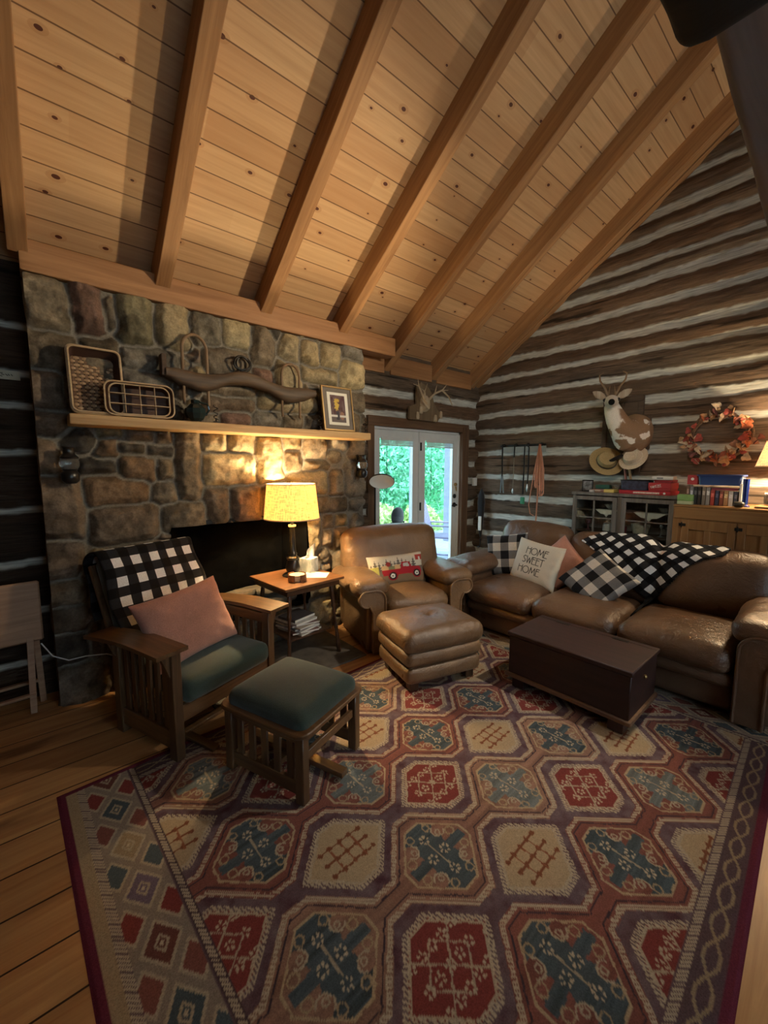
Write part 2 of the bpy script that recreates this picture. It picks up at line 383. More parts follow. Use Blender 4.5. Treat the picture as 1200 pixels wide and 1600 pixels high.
# log walls as carved height fields
LOGB = painted('hewn_log_side', .82, 60, .5, .7, .008, .2, (1, .09, 1.5))
LOGC = painted('hewn_log_surface', .82, 60, .5, .7, .008, .2, (.09, 1, 1.5)) if 1 else painted('hewn_log_surface', .82, 55, .35, .55, .006, .2, (1, 1, 1))
def logwall(name, L, H, cz, org, du, nrm, mask, seed, su=.02, sz=.009, c0=(.118, .080, .053), th=.052, lm=None):
    nu = int(L/su)+1; nz = int(H/sz)+1
    u = np.linspace(0, L, nu)[:, None]*np.ones((1, nz)); z = np.linspace(0, H, nz)[None, :]*np.ones((nu, 1))
    cz = sorted(cz); best = np.full(u.shape, 9.0); idx = np.zeros(u.shape); uid = np.zeros(u.shape)
    for k, c in enumerate(cz):
        cc = c+.022*fbm(u*.9, k*7.3, 0, seed)+.010*vnoise(u*5, k*3.1, 1, seed); tw = th*(1+.55*fbm(u*.8, k*5.7, 4, seed+1))
        d = np.abs(z-cc)-tw
        best = np.minimum(best, d); idx = idx+(z > cc)
    w = sstep(-.006, .012, best+.006*vnoise(u*25, z*40, 0, seed))
    rnd_ = sstep(0, .06, best)
    h = w*(.012+.024*rnd_)+w*(.010*fbm(u*3, z*9, idx*3, seed+2)+.005*fbm(u*14, z*45, idx, seed+3))+(1-w)*.004*fbm(u*12, z*12, 0, seed)
    tone = 1+.38*fbm(u*.5, idx*11.3, 0, seed+4)+.45*fbm(u*2.2, z*16, idx, seed+5); red = vnoise(idx*3.7, 0, u*.3, seed)
    wd = np.stack([c0[0]*(tone+.12*red), c0[1]*tone, c0[2]*(tone-.10*red)], -1)
    crack = sstep(.38, .5, fbm(u*1.4, z*34, idx*2, seed+6))[..., None]; wd = wd*(1-.72*crack)
    ck = np.array([.50, .505, .45])*(1+.10*fbm(u*3, z*8, 0, seed+7)[..., None])
    col = wd*w[..., None]+ck*(1-w[..., None])
    hv = h[..., None]
    P = np.array(org)[None, None]+u[..., None]*np.array(du)+z[..., None]*np.array([0, 0, 1.])+hv*np.array(nrm)
    return gridmesh(name, P.reshape(-1, 3), nu, nz, lm or LOGC, col=np.clip(col, .004, 1).reshape(-1, 3), mask=mask)
czB = [.18, .42, .68, .93, 1.19, 1.47, 1.79, 2.07, 2.29, 2.54, 2.77, 2.98, 3.23, 3.46, 3.63, 3.86, 4.08, 4.30, 4.52, 4.74, 4.96, 5.2, 5.45, 5.7, 5.95]
o = logwall('wall_right', 4.46, 6.1, czB, (XB, YA, 0), (0, -1, 0), (-1, 0, 0), lambda c: c[:, 2] < zroof(c[:, 1])+.2, 11, su=.016, th=.033, lm=LOGB)
struct(o)
czA = [.2, .5, .81, 1.09, 1.40, 1.64, 1.92, 2.19, 2.45]
def mA(c): return ~((c[:, 0] > 2.86) & (c[:, 0] < 4.55) & (c[:, 2] < 2.11))
struct(logwall('wall_back', 2.62, 2.92, czA, (2.2, YA, 0), (1, 0, 0), (0, -1, 0), mA, 23, su=.014, th=.040))
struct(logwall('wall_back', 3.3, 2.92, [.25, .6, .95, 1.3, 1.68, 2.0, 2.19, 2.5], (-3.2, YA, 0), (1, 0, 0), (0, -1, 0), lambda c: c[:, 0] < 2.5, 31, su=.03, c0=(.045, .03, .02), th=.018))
# solid backing behind the logs (keeps daylight out), side and rear walls
m = MB().box(XB+.05, XB+.12, -3.6, YA+.3, 0, 6.3, 0); struct(m.build('wall_right', MT['oldwood'], smooth=0))
m = MB(); m.box(-3.2, 2.84, YA+.32, YA+.40, 0, 3.0, 0); m.box(4.56, XB+.1, YA+.05, YA+.16, 0, 3.0, 0); m.box(2.80, 4.6, YA+.05, YA+.16, 2.10, 3.0, 0); m.box(2.78, 2.84, YA+.05, YA+.40, 0, 3., 0)
struct(m.build('wall_back', MT['oldwood'], smooth=0))
MT['dim_wall'] = wood('rear_log_boards', (.10, .06, .035), (.2, .13, .08), 0, .6, .7)
m = MB(); m.box(-3.2, .2, -3.6, -3.5, 0, 4.5, 0); m.box(2.2, XB+.1, -3.6, -3.5, 0, 4.5, 0); m.box(.2, 2.2, -3.6, -3.5, 0, .95, 0); m.box(.2, 2.2, -3.6, -3.5, 2.4, 4.5, 0)
struct(m.build('wall_front', MT['dim_wall'], smooth=0))
m = MB().box(-3.3, -3.2, -3.6, YA+.4, 0, 6.3, 0); struct(m.build('wall_left', MT['dim_wall'], smooth=0))
m = MB().box(.2, 2.2, -3.56, -3.54, .95, 2.4, 0); wnd = m.build('window_1', MT['glass'], smooth=0); struct(wnd)
m = MB(); m.box(.2, .26, -3.6, -3.48, .95, 2.4, 0); m.box(2.14, 2.2, -3.6, -3.48, .95, 2.4, 0); m.box(.2, 2.2, -3.6, -3.48, .95, 1.0, 0); m.box(.2, 2.2, -3.6, -3.48, 2.35, 2.4, 0); m.box(1.18, 1.22, -3.57, -3.5, 1., 2.35, 0)
m.build('window_frame', MT['white'], wnd, smooth=0)

# ------------------------------------------------------------------ stone chimney
STONES=[(0.01,0.24,2.44,2.74,1),(0.25,0.42,2.44,2.76,2),(0.42,0.48,2.51,2.72,0),(0.49,0.71,2.42,2.76,3),(0.73,0.94,2.46,2.77,4),(0.96,1.18,2.53,2.74,5),(1.19,1.42,2.54,2.74,6),(1.43,1.62,2.42,2.73,0),(1.59,1.67,2.67,2.76,7),(1.67,1.86,2.51,2.73,4),(1.88,2.06,2.50,2.71,4),(2.07,2.30,2.52,2.71,4),(2.32,2.56,2.64,2.74,5),(2.31,2.56,2.35,2.62,6),(0.00,0.26,2.20,2.43,0),(-0.01,0.17,1.95,2.18,8),(0.27,0.49,2.35,2.44,0),(0.50,0.83,2.27,2.42,5),(0.49,0.77,2.07,2.25,5),(1.05,1.40,2.33,2.51,0),(1.43,1.60,2.29,2.41,2),(1.87,2.27,2.38,2.50,4),(2.29,2.59,2.16,2.33,0),(2.30,2.51,1.94,2.14,0),(-0.01,0.18,1.78,1.95,8),(0.20,0.47,1.97,2.33,0),(0.52,0.85,1.94,2.06,7),(1.04,1.42,2.16,2.25,0),(1.03,1.42,2.04,2.15,8),(0.97,1.13,1.94,2.01,0),(1.15,1.37,1.94,2.03,2),(1.44,1.67,1.95,2.05,5),(1.69,1.90,1.96,2.06,0),(1.91,2.06,1.95,2.06,0),(1.47,2.02,2.07,2.21,4),(1.62,1.86,2.24,2.50,4),(-0.01,0.11,1.57,1.77,8),(0.12,0.32,1.72,1.83,7),(0.33,0.48,1.79,1.86,3),(0.33,0.44,1.66,1.78,9),(0.45,0.61,1.69,1.75,7),(0.49,0.67,1.76,1.85,0),(0.68,0.78,1.75,1.86,0),(0.62,0.79,1.67,1.74,7),(0.81,0.98,1.34,1.87,0),(1.01,1.20,1.71,1.87,4),(1.21,1.42,1.72,1.88,4),(1.44,1.68,1.47,1.85,4),(1.70,1.87,1.74,1.87,4),(1.70,1.87,1.57,1.73,0),(1.90,2.14,1.67,1.86,0),(2.16,2.39,1.77,1.86,5),(2.16,2.28,1.66,1.75,0),(2.40,2.59,1.66,1.88,0),(0.22,0.42,1.54,1.64,7),(0.44,0.67,1.48,1.66,9),(0.68,0.78,1.50,1.64,0),(0.99,1.42,1.45,1.71,6),(1.74,2.14,1.34,1.55,4),(1.90,2.15,1.57,1.65,0),(2.16,2.33,1.31,1.56,0),(2.35,2.59,1.29,1.63,5),(-0.00,0.22,1.12,1.52,8),(0.23,0.62,1.32,1.53,9),(0.63,0.80,1.32,1.48,0),(0.25,0.67,1.09,1.32,8),(0.69,1.03,1.13,1.32,0),(0.99,1.18,1.16,1.42,8),(1.21,1.45,1.15,1.44,8),(1.49,1.71,1.13,1.45,4),(1.74,1.90,1.12,1.33,4),(1.92,2.37,1.16,1.31,0),(2.38,2.59,1.07,1.28,5),(-0.00,0.19,0.86,1.10,8),(-0.01,0.25,0.67,0.83,0),(-0.00,0.23,0.50,0.66,8),(-0.01,0.20,0.29,0.48,7),(0.01,0.28,-0.02,0.25,8),(0.21,0.30,0.24,0.55,8),(0.20,0.45,0.64,0.93,8),(0.45,0.70,0.51,0.89,0),(0.24,0.47,0.23,0.60,0),(1.92,2.05,0.68,1.14,4),(2.08,2.21,1.01,1.13,0),(2.23,2.38,1.02,1.13,4),(2.07,2.19,0.83,0.99,0),(1.97,2.13,0.69,0.81,0),(2.39,2.59,1.00,1.20,5),(2.22,2.38,0.83,0.98,8),(1.88,2.18,0.35,0.54,4),(1.93,2.17,0.06,0.32,6),(2.20,2.50,0.49,0.75,0)]
SC = [(.165, .130, .088), (.195, .155, .100), (.150, .090, .065), (.165, .145, .088), (.27, .215, .125), (.19, .170, .135), (.38, .31, .175), (.075, .065, .052), (.155, .115, .080), (.185, .120, .070)]
def chimney():
    x0, x1, H, s = .02, 2.575, 2.75, .0095
    nx = int((x1-x0)/s)+1; nz = int(H/s)+1
    x = np.linspace(x0, x1, nx)[:, None]*np.ones((1, nz)); z = np.linspace(0, H, nz)[None, :]*np.ones((nx, 1))
    wx = x+.020*fbm(x*4, z*4, 1, 41)+.008*fbm(x*16, z*16, 1, 42); wz = z+.020*fbm(x*4, z*4, 9, 43)+.008*fbm(x*16, z*16, 5, 44)
    best = np.full(x.shape, 9.0); sec = np.full(x.shape, 9.0); sid = np.zeros(x.shape, int); kd = np.zeros(x.shape, int)
    for k, (a, b, c, d, kk) in enumerate(STONES):
        rr = min(b-a, d-c)*.28; cx, cz, hx, hz = (a+b)/2, (c+d)/2, (b-a)/2-.004, (d-c)/2-.004
        rg = random.Random(k); sk = rg.uniform(-.10, .10); sk2 = rg.uniform(-.08, .08)
        px = wx-cx+sk*(wz-cz); pz = wz-cz+sk2*(wx-cx)
        qx = np.abs(px)-(hx-rr); qz = np.abs(pz)-(hz-rr)
        dd = np.hypot(np.maximum(qx, 0), np.maximum(qz, 0))+np.minimum(np.maximum(qx, qz), 0)-rr
        m_ = dd < best; sec = np.where(m_, best, np.minimum(sec, dd)); best = np.where(m_, dd, best); sid = np.where(m_, k, sid); kd = np.where(m_, kk, kd)
    best = np.maximum(best-.032, .009-(sec-best)*.5)
    # small rubble where no big stone is listed
    rs = np.random.RandomState(5); pts = []
    for i in range(26):
        for j in range(32): pts.append(((i+.5+.7*(rs.rand()-.5))*.115, (j+.5+.7*(rs.rand()-.5))*.088))
    pts = np.array(pts); keep = []
    for p in pts:
        ok = all(not (a-.035 < p[0] < b+.035 and c-.035 < p[1] < d+.035) for a, b, c, d, _ in STONES)
        keep.append(ok)
    pts = pts[np.array(keep)]
    d1 = np.full(x.shape, 9.); d2 = np.full(x.shape, 9.); i1 = np.zeros(x.shape, int)
    for k, p in enumerate(pts):
        dd = np.hypot((wx-p[0])*.85, (wz-p[1])*1.15); m_ = dd < d1
        d2 = np.where(m_, d1, np.minimum(d2, dd)); i1 = np.where(m_, k, i1); d1 = np.where(m_, dd, d1)
    dv = -(np.minimum((d2-d1)*.5, best-.004)-.010); dv = np.maximum(dv, (d1-.085))
    um = (best > .008) & (dv < best)
    sid = np.where(um, 1000+i1, sid); kd = np.where(um, (i1*7) % 3*4 % 9, kd); best = np.where(um, dv, best)
    w = sstep(.002, -.006, best); dome = sstep(0, -.05, best)
    rv = vnoise(sid*1.37, 2, 3, 45)
    tilt = (vnoise(sid*2.1, 7, 1, 46)*(x*7 % 1)+0)
    h = w*(.020+.036*dome*(1+.5*rv)+.026*fbm(x*7, z*7, sid*3.1, 47)+.012*fbm(x*26, z*26, sid, 48))+(1-w)*.004*fbm(x*25, z*25, 0, 49)+w*.010*np.abs(fbm(x*9, z*14, sid*1.7, 57))
    base = np.array(SC)[kd]
    tone = 1+.22*rv+.55*fbm(x*5, z*5, sid*2.3, 50)+.42*fbm(x*22, z*22, sid, 51)
    warm = fbm(x*3.5, z*3.5, sid*5.1, 52)[..., None]*np.array([.05, 0, -.12])
    tone = tone*(1-.45*sstep(.30, .5, fbm(x*14, z*9, sid*7.7, 56)))*(1-.55*sstep(-.012, .002, best))
    cs = base*(tone[..., None]+warm)
    stain = sstep(.18, .42, fbm(x*2.6, z*3.2, 0, 53))*.45; cs = cs*(1-stain[..., None])
    mo = np.array([.20, .18, .145])*(1+.25*fbm(x*8, z*8, 0, 54)[..., None])*(1-.35*sstep(.0, .035, .02-np.abs(best-.02)))[..., None]
    col = cs*w[..., None]+mo*(1-w[..., None])
    # ragged left edge
    P = np.stack([x, 3.385-h, z], -1)
    hole = lambda c: ~((c[:, 0] > .74) & (c[:, 0] < 1.905) & (c[:, 2] > .30) & (c[:, 2] < 1.145))
    root = thing('stone_fireplace', 'large fieldstone fireplace and chimney breast with a black firebox opening', 'fireplace', (1.3, 3.4, 0))
    Q = P.reshape(-1, 3)-np.array([1.3, 3.4, 0])
    sm = painted('fieldstone', .85, 70, .3, .6, .005, .25)
    gridmesh('stone_face', Q, nx, nz, sm, root, np.clip(col, .01, 1).reshape(-1, 3), mask=lambda c: ~((c[:, 0]+1.3 > .74) & (c[:, 0]+1.3 < 1.905) & (c[:, 2] > .30) & (c[:, 2] < 1.145)))
    # returns at the sides
    zz = np.linspace(0, H, nz); ny = 30; yy = np.linspace(0, .31, ny)
    for X, sg in ((x0, -1), (x1, 1)):
        Y, Z = np.meshgrid(yy, zz, indexing='ij'); hh = .02*fbm(Y*5, Z*5, X, 61)*(Y > .001)
        h0 = h[0 if sg < 0 else -1][None, :]*np.clip(1-Y/.06, 0, 1)
        Pn = np.stack([X+sg*hh-1.3, 3.385+Y-3.4-h0, Z], -1).reshape(-1, 3)
        cn = np.array([.16, .12, .08])*(1+.5*fbm(Y*6, Z*6, X, 62)[..., None]); gridmesh('stone_return', Pn, ny, nz, sm, root, np.clip(cn, .01, 1).reshape(-1, 3))
    m = MB(); fx0, fx1, fz0, fz1 = .74-1.3, 1.905-1.3, .30, 1.145; yb = .285
    m.add([(fx0, -.03, fz0), (fx1, -.03, fz0), (fx1, -.03, fz1), (fx0, -.03, fz1), (fx0+.12, yb, fz0), (fx1-.12, yb, fz0), (fx1-.12, yb-.05, fz1), (fx0+.12, yb-.05, fz1)],
          [(0, 1, 5, 4), (1, 2, 6, 5), (2, 3, 7, 6), (3, 0, 4, 7), (4, 5, 6, 7)])
    m.build('firebox', MT['soot_and_gap'], root, smooth=0)
    m = MB().box(fx0-.02, fx1+.02, -.035, .0, fz1-.005, fz1+.03, .003); m.build('lintel', MT['iron'], root, smooth=0)
chimney()
m = MB(); m.rbox(1.42, 3.0, .006, 1.25, .72, .02, .006, 6)
hs = NT('hearth_slab_stone'); hn = hs.noise(hs.coord(), 9, 5); hs.col(hs.ramp(hn, [(.3, (.10, .085, .065)), (.7, (.19, .165, .13))])); hs.prm(Roughness=.8); hs.bump(hn, .3, .005)
setp(m.build('hearth_slab', hs.m), 'flat grey stone hearth slab set in the floor before the fireplace', 'hearth')
# firewood in the firebox
wl = [((.95, 3.55, .36), (1.50, 3.60, .37), .055, 'pale grey split log lying at the left in the firebox'), ((1.30, 3.52, .35), (1.86, 3.55, .36), .06, 'thick grey log at the bottom right of the firebox'),
      ((1.15, 3.50, .46), (1.62, 3.60, .47), .05, 'grey log on the top of the firewood pile behind the armchair'), ((1.45, 3.52, .455), (1.84, 3.47, .475), .04, 'thinner log slanting on the right of the firewood pile'),
      ((1.02, 3.48, .455), (1.30, 3.58, .46), .042, 'short grey log on the upper left of the firewood pile')]
wm = wood('firewood_bark', (.07, .058, .042), (.20, .165, .12), 0, 1.2, .9, bump=.9)
for a, b, r, lb in wl:
    m = MB(); a = Vector(a); b = Vector(b); n = 12; rings = []
    d = (b-a).normalized(); s1 = d.orthogonal().normalized(); s2 = d.cross(s1)
    for i in range(n):
        q = i/(n-1); p = a.lerp(b, q); rings.append([p+(s1*math.cos(k*math.pi/7)+s2*math.sin(k*math.pi/7))*r*(1+.35*float(vnoise(k*.7, q*4, r*90, 3))) for k in range(14)])
    m.loft(rings); setp(m.build('firewood_log', wm, smooth=35), lb, 'log', 'firewood in the fireplace')
# ------------------------------------------------------------------ door, trim, porch
def door():
    root = struct(D.objects.new('door_1', None)); C.objects.link(root); root.location = (3.69, YA, 0)
    yf = -.02
    fm = wood('door_casing_oak', (.10, .05, .025), (.20, .115, .06), 2, 1, .6)
    m = MB(); m.box(-.86, -.765, yf-.02, .1, 0, 2.13, .004); m.box(.765, .90, yf-.03, .1, 0, 2.13, .004); m.build('casing', fm, root)
    m = MB(); m.box(-.86, .90, yf-.025, .1, 2.06, 2.17, .004); m.build('head_casing', wood('door_head_oak', (.10, .05, .025), (.20, .115, .06), 0, 1, .6), root)
    m = MB(); m.box(-.765, -.735, 0, .12, 0, 2.06, .002); m.box(.735, .765, 0, .12, 0, 2.06, .002); m.box(-.765, .765, 0, .12, 2.03, 2.06, .002); m.box(-.012, .012, .0, .10, 0, 2.04, .002); m.box(-.765, .765, 0, .14, 0, .03, .002); m.build('door_frame', MT['white'], root)
    for sg in (-1, 1):
        c = sg*.375; a, b = c-.36, c+.36
        m = MB(); m.box(a, a+.095, .02, .065, .03, 2.03, .003); m.box(b-.095, b, .02, .065, .03, 2.03, .003); m.box(a, b, .021, .064, 1.93, 2.03, .003); m.box(a, b, .021, .064, .03, .27, .003)
        lf = m.build('door_leaf', MT['white'], root)
        m = MB().box(a+.09, b-.09, .040, .046, .26, 1.94, 0); m.build('glass', MT['glass'], lf, smooth=0)
        m = MB(); m.box(a+.10, b-.10, -.012, .018, 1.905, 1.945, .004)
        for k in range(7): m.box(a+.105, b-.105, -.008, .016, 1.862+k*.006, 1.8655+k*.006, .001)
        m.box(a+.10, b-.10, -.010, .018, 1.845, 1.858, .003); bl = m.build('raised_blind', MT['white'], lf)
        m = MB().tube([(a+.17, -.014, 1.85), (a+.172, -.014, 1.5), (a+.17, -.014, 1.28)], .0035, 6); m.build('blind_cord', MT['iron'], bl)
    for z in (1.85, 1.1, .35):
        m = MB().cyl((0.0, -.012, z-.05), (0.0, -.012, z+.05), .011, n=10); m.build('hinge', MT['iron'], root)
    m = MB(); m.lathe([(.03, 0), (.03, .012), (.02, .018)], n=16, M=Matrix.Translation((.69, .02, 1.20)) @ Matrix.Rotation(math.pi/2, 4, 'X')); m.build('deadbolt', MT['iron'], root)
    m = MB(); m.lathe([(.032, 0), (.032, .01), (.012, .014), (.012, .05)], n=16, M=Matrix.Translation((.69, .02, 1.08)) @ Matrix.Rotation(math.pi/2, 4, 'X')); m.tube([(.69, -.03, 1.08), (.65, -.035, 1.082), (.59, -.03, 1.075)], [.011, .010, .008]); m.build('lever_handle', MT['iron'], root)
    m = MB(); m.lathe([(.022, 0), (.024, .02), (.015, .03)], n=12, M=Matrix.Translation((.70, .02, 1.36)) @ Matrix.Rotation(math.pi/2, 4, 'X')); m.tube([(.70, .0, 1.33), (.70, -.01, 1.27)], [.012, .006]); m.build('door_bell', MT['brass'], root)
door()
m = MB(); m.box(-1, 12, YA+.42, 7.2, -.16, -.06, 0)
dk = NT('porch_decking'); v = dk.coord(); sp = dk.new('ShaderNodeSeparateXYZ'); dk.link(v, sp.inputs[0]); f = dk.math('FRACT', dk.math('DIVIDE', sp.outputs[0], .14)); dk.col(dk.mix(dk.math('LESS_THAN', f, .06), (.26, .30, .36), (.08, .08, .08))); dk.prm(Roughness=.6)
setp(m.build('porch_deck', dk.m, smooth=0), 'grey board porch floor outside the glass doors', 'porch')
gp = plain('porch_post_grey', (.17, .21, .30), .6)
for x, lb in ((5.95, 'porch post seen through the left door leaf'), (7.03, 'porch post seen through the right door leaf, behind the rocking chair')):
    setp(MB().box(x-.075, x+.075, 6.0, 6.15, -.06, 3.0, .01).build('porch_post', gp, smooth=0), lb, 'post', 'porch posts')
# rocking chair on the porch
def rocker(loc, rz):
    root = thing('rocking_chair', 'shaded slatted rocking chair on the porch outside the right door leaf', 'rocking chair', loc, rz)
    w = plain('rocker_paint', (.16, .15, .24), .5)
    for sx in (-.27, .27):
        m = MB().tube([(sx, -.45, .05), (sx, -.25, .015), (sx, 0, .0), (sx, .25, .02), (sx, .50, .08)], .018, 8); m.build('rocker_rail', w, root)
        m = MB().tube([(sx, -.24, .02), (sx, -.25, .62)], .02, 8); m.build('leg', w, root)
        m = MB().tube([(sx, .20, .02), (sx, .22, .45), (sx, .42, 1.15)], .02, 8); m.build('leg', w, root)
        m = MB().box(sx-.045, sx+.045, -.30, .30, .62, .642, .008); m.build('arm', w, root)
    m = MB().rbox(0, -.02, .42, .54, .50, .03, .012, 8); m.build('seat', w, root)
    for i in range(6):
        x = -.2+.08*i; m = MB().bar((x, .21, .47), (x, .41, 1.12), .045, .012); m.build('back_slat', w, root)
    m = MB().bar((-.27, .42, 1.14), (.27, .42, 1.14), .03, .09); m.build('head_rail', w, root)
    m = MB().bar((-.27, -.25, .2), (.27, -.25, .2), .025, .025); m.build('stretcher', w, root)
rocker((5.55, 4.92, -.06), math.radians(35))
# round dark chair back on porch
root = thing('porch_stool', 'dark round-backed seat on the porch outside the left door leaf', 'seat', (4.3, 4.75, -.06))
m = MB().rbox(0, 0, .88, .26, .07, .30, .13, 12); m.build('round_back', MT['iron'], root)
m = MB().tube([(-.13, 0, .80), (-.17, 0, .45), (-.19, -.05, 0)], .014, 8); m.build('leg', MT['iron'], root)
m = MB().tube([(.13, 0, .80), (.17, 0, .45), (.19, -.05, 0)], .014, 8); m.build('leg', MT['iron'], root)
m = MB().tube([(-.17, -.35, .45), (-.19, -.38, 0)], .014, 8); m.build('leg', MT['iron'], root)
m = MB().tube([(.17, -.35, .45), (.19, -.38, 0)], .014, 8); m.build('leg', MT['iron'], root)
m = MB().rbox(0, -.17, .45, .42, .42, .04, .018, 8); m.build('seat', MT['iron'], root)
# garden ground and leafy trees
gm = plain('lawn', (.14, .42, .10), .9, var=.4, scale=3)
setp(MB().box(-6, 26, 7.2, 26, -.6, -.5, 0).build('lawn', gm, smooth=0), 'green lawn beyond the porch', 'lawn', kind='stuff')
def leafmat(n, c):
    t = NT(n); g = t.new('ShaderNodeNewGeometry'); r = t.ramp(g.outputs['Random Per Island'], [(.1, tuple(x*.55 for x in c)), (.9, tuple(min(1, x*1.3) for x in c))])
    t.col(r); t.prm(Roughness=.6, Transmission_Weight=0)
    tr = t.new('ShaderNodeBsdfTranslucent'); t.link(r, tr.inputs[0]); mx = t.new('ShaderNodeMixShader'); mx.inputs[0].default_value = .45
    t.link(t.b.outputs[0], mx.inputs[1]); t.link(tr.outputs[0], mx.inputs[2]); t.link(mx.outputs[0], t.out.inputs[0]); return t.m
LM = [leafmat('leaf_green', (.34, .80, .56)), leafmat('leaf_yellow_green', (.62, .88, .40))]
def tree(x, y, z, rx, rz_, n, mi, lb, name='tree', trunk=True, ls=.08):
    n = int(n*1.7)
    root = thing(name, lb, 'tree' if trunk else 'bush', (x, y, -.5), group='greenery beyond the porch')
    rg = np.random.RandomState(int(x*100+y*10)); p = rg.normal(size=(n, 3)); p /= np.linalg.norm(p, axis=1, keepdims=True)
    p *= (rg.rand(n, 1)**.28); p *= (1+.25*fbm(p[:, 0]*2, p[:, 1]*2, p[:, 2]*2, 3))[:, None]
    p = p*np.array([rx, rx*.8, rz_])+np.array([0, 0, z+.5])
    a = rg.normal(size=(n, 3)); a /= np.linalg.norm(a, axis=1, keepdims=True); b = np.cross(a, rg.normal(size=(n, 3))); b /= np.linalg.norm(b, axis=1, keepdims=True)
    s_ = (ls*(.6+.8*rg.rand(n)))[:, None]
    V = np.stack([p-a*s_, p-b*s_*.45, p+a*s_, p+b*s_*.45], 1).reshape(-1, 3)
    me = D.meshes.new('crown'); me.from_pydata(V.tolist(), [], np.arange(4*n).reshape(-1, 4).tolist()); me.materials.append(LM[mi])
    o = D.objects.new('crown', me); C.objects.link(o); o.parent = root
    if trunk:
        MB().tube([(0, 0, 0), (.08, 0, z*.5), (-.05, 0, z+.4)], [.11, .09, .05], 8).build('trunk', MT['oldwood'], root)
tree(7.2, 9.3, 1.9, 1.5, 2.1, 9000, 0, 'nearest leafy green tree, filling the left door leaf')
tree(9.7, 9.6, 2.2, 1.7, 2.3, 8000, 0, 'leafy green tree filling the right door leaf')
tree(8.8, 12.6, 2.6, 2.6, 3.2, 9000, 0, 'wide green tree standing behind the two nearer trees')
tree(12.4, 12.4, 2.6, 2.6, 3.2, 8000, 0, 'green tree furthest right beyond the porch')
tree(6.0, 12.0, 2.6, 2.0, 3.0, 6000, 0, 'green tree furthest left beyond the porch')
tree(6.6, 7.9, .1, .65, .55, 2600, 1, 'low yellow-green bush at the foot of the left door leaf view', 'bush', False, .07)
tree(8.0, 7.9, .0, .65, .6, 2600, 1, 'low yellow-green bush beside the rocking chair', 'bush', False, .07)

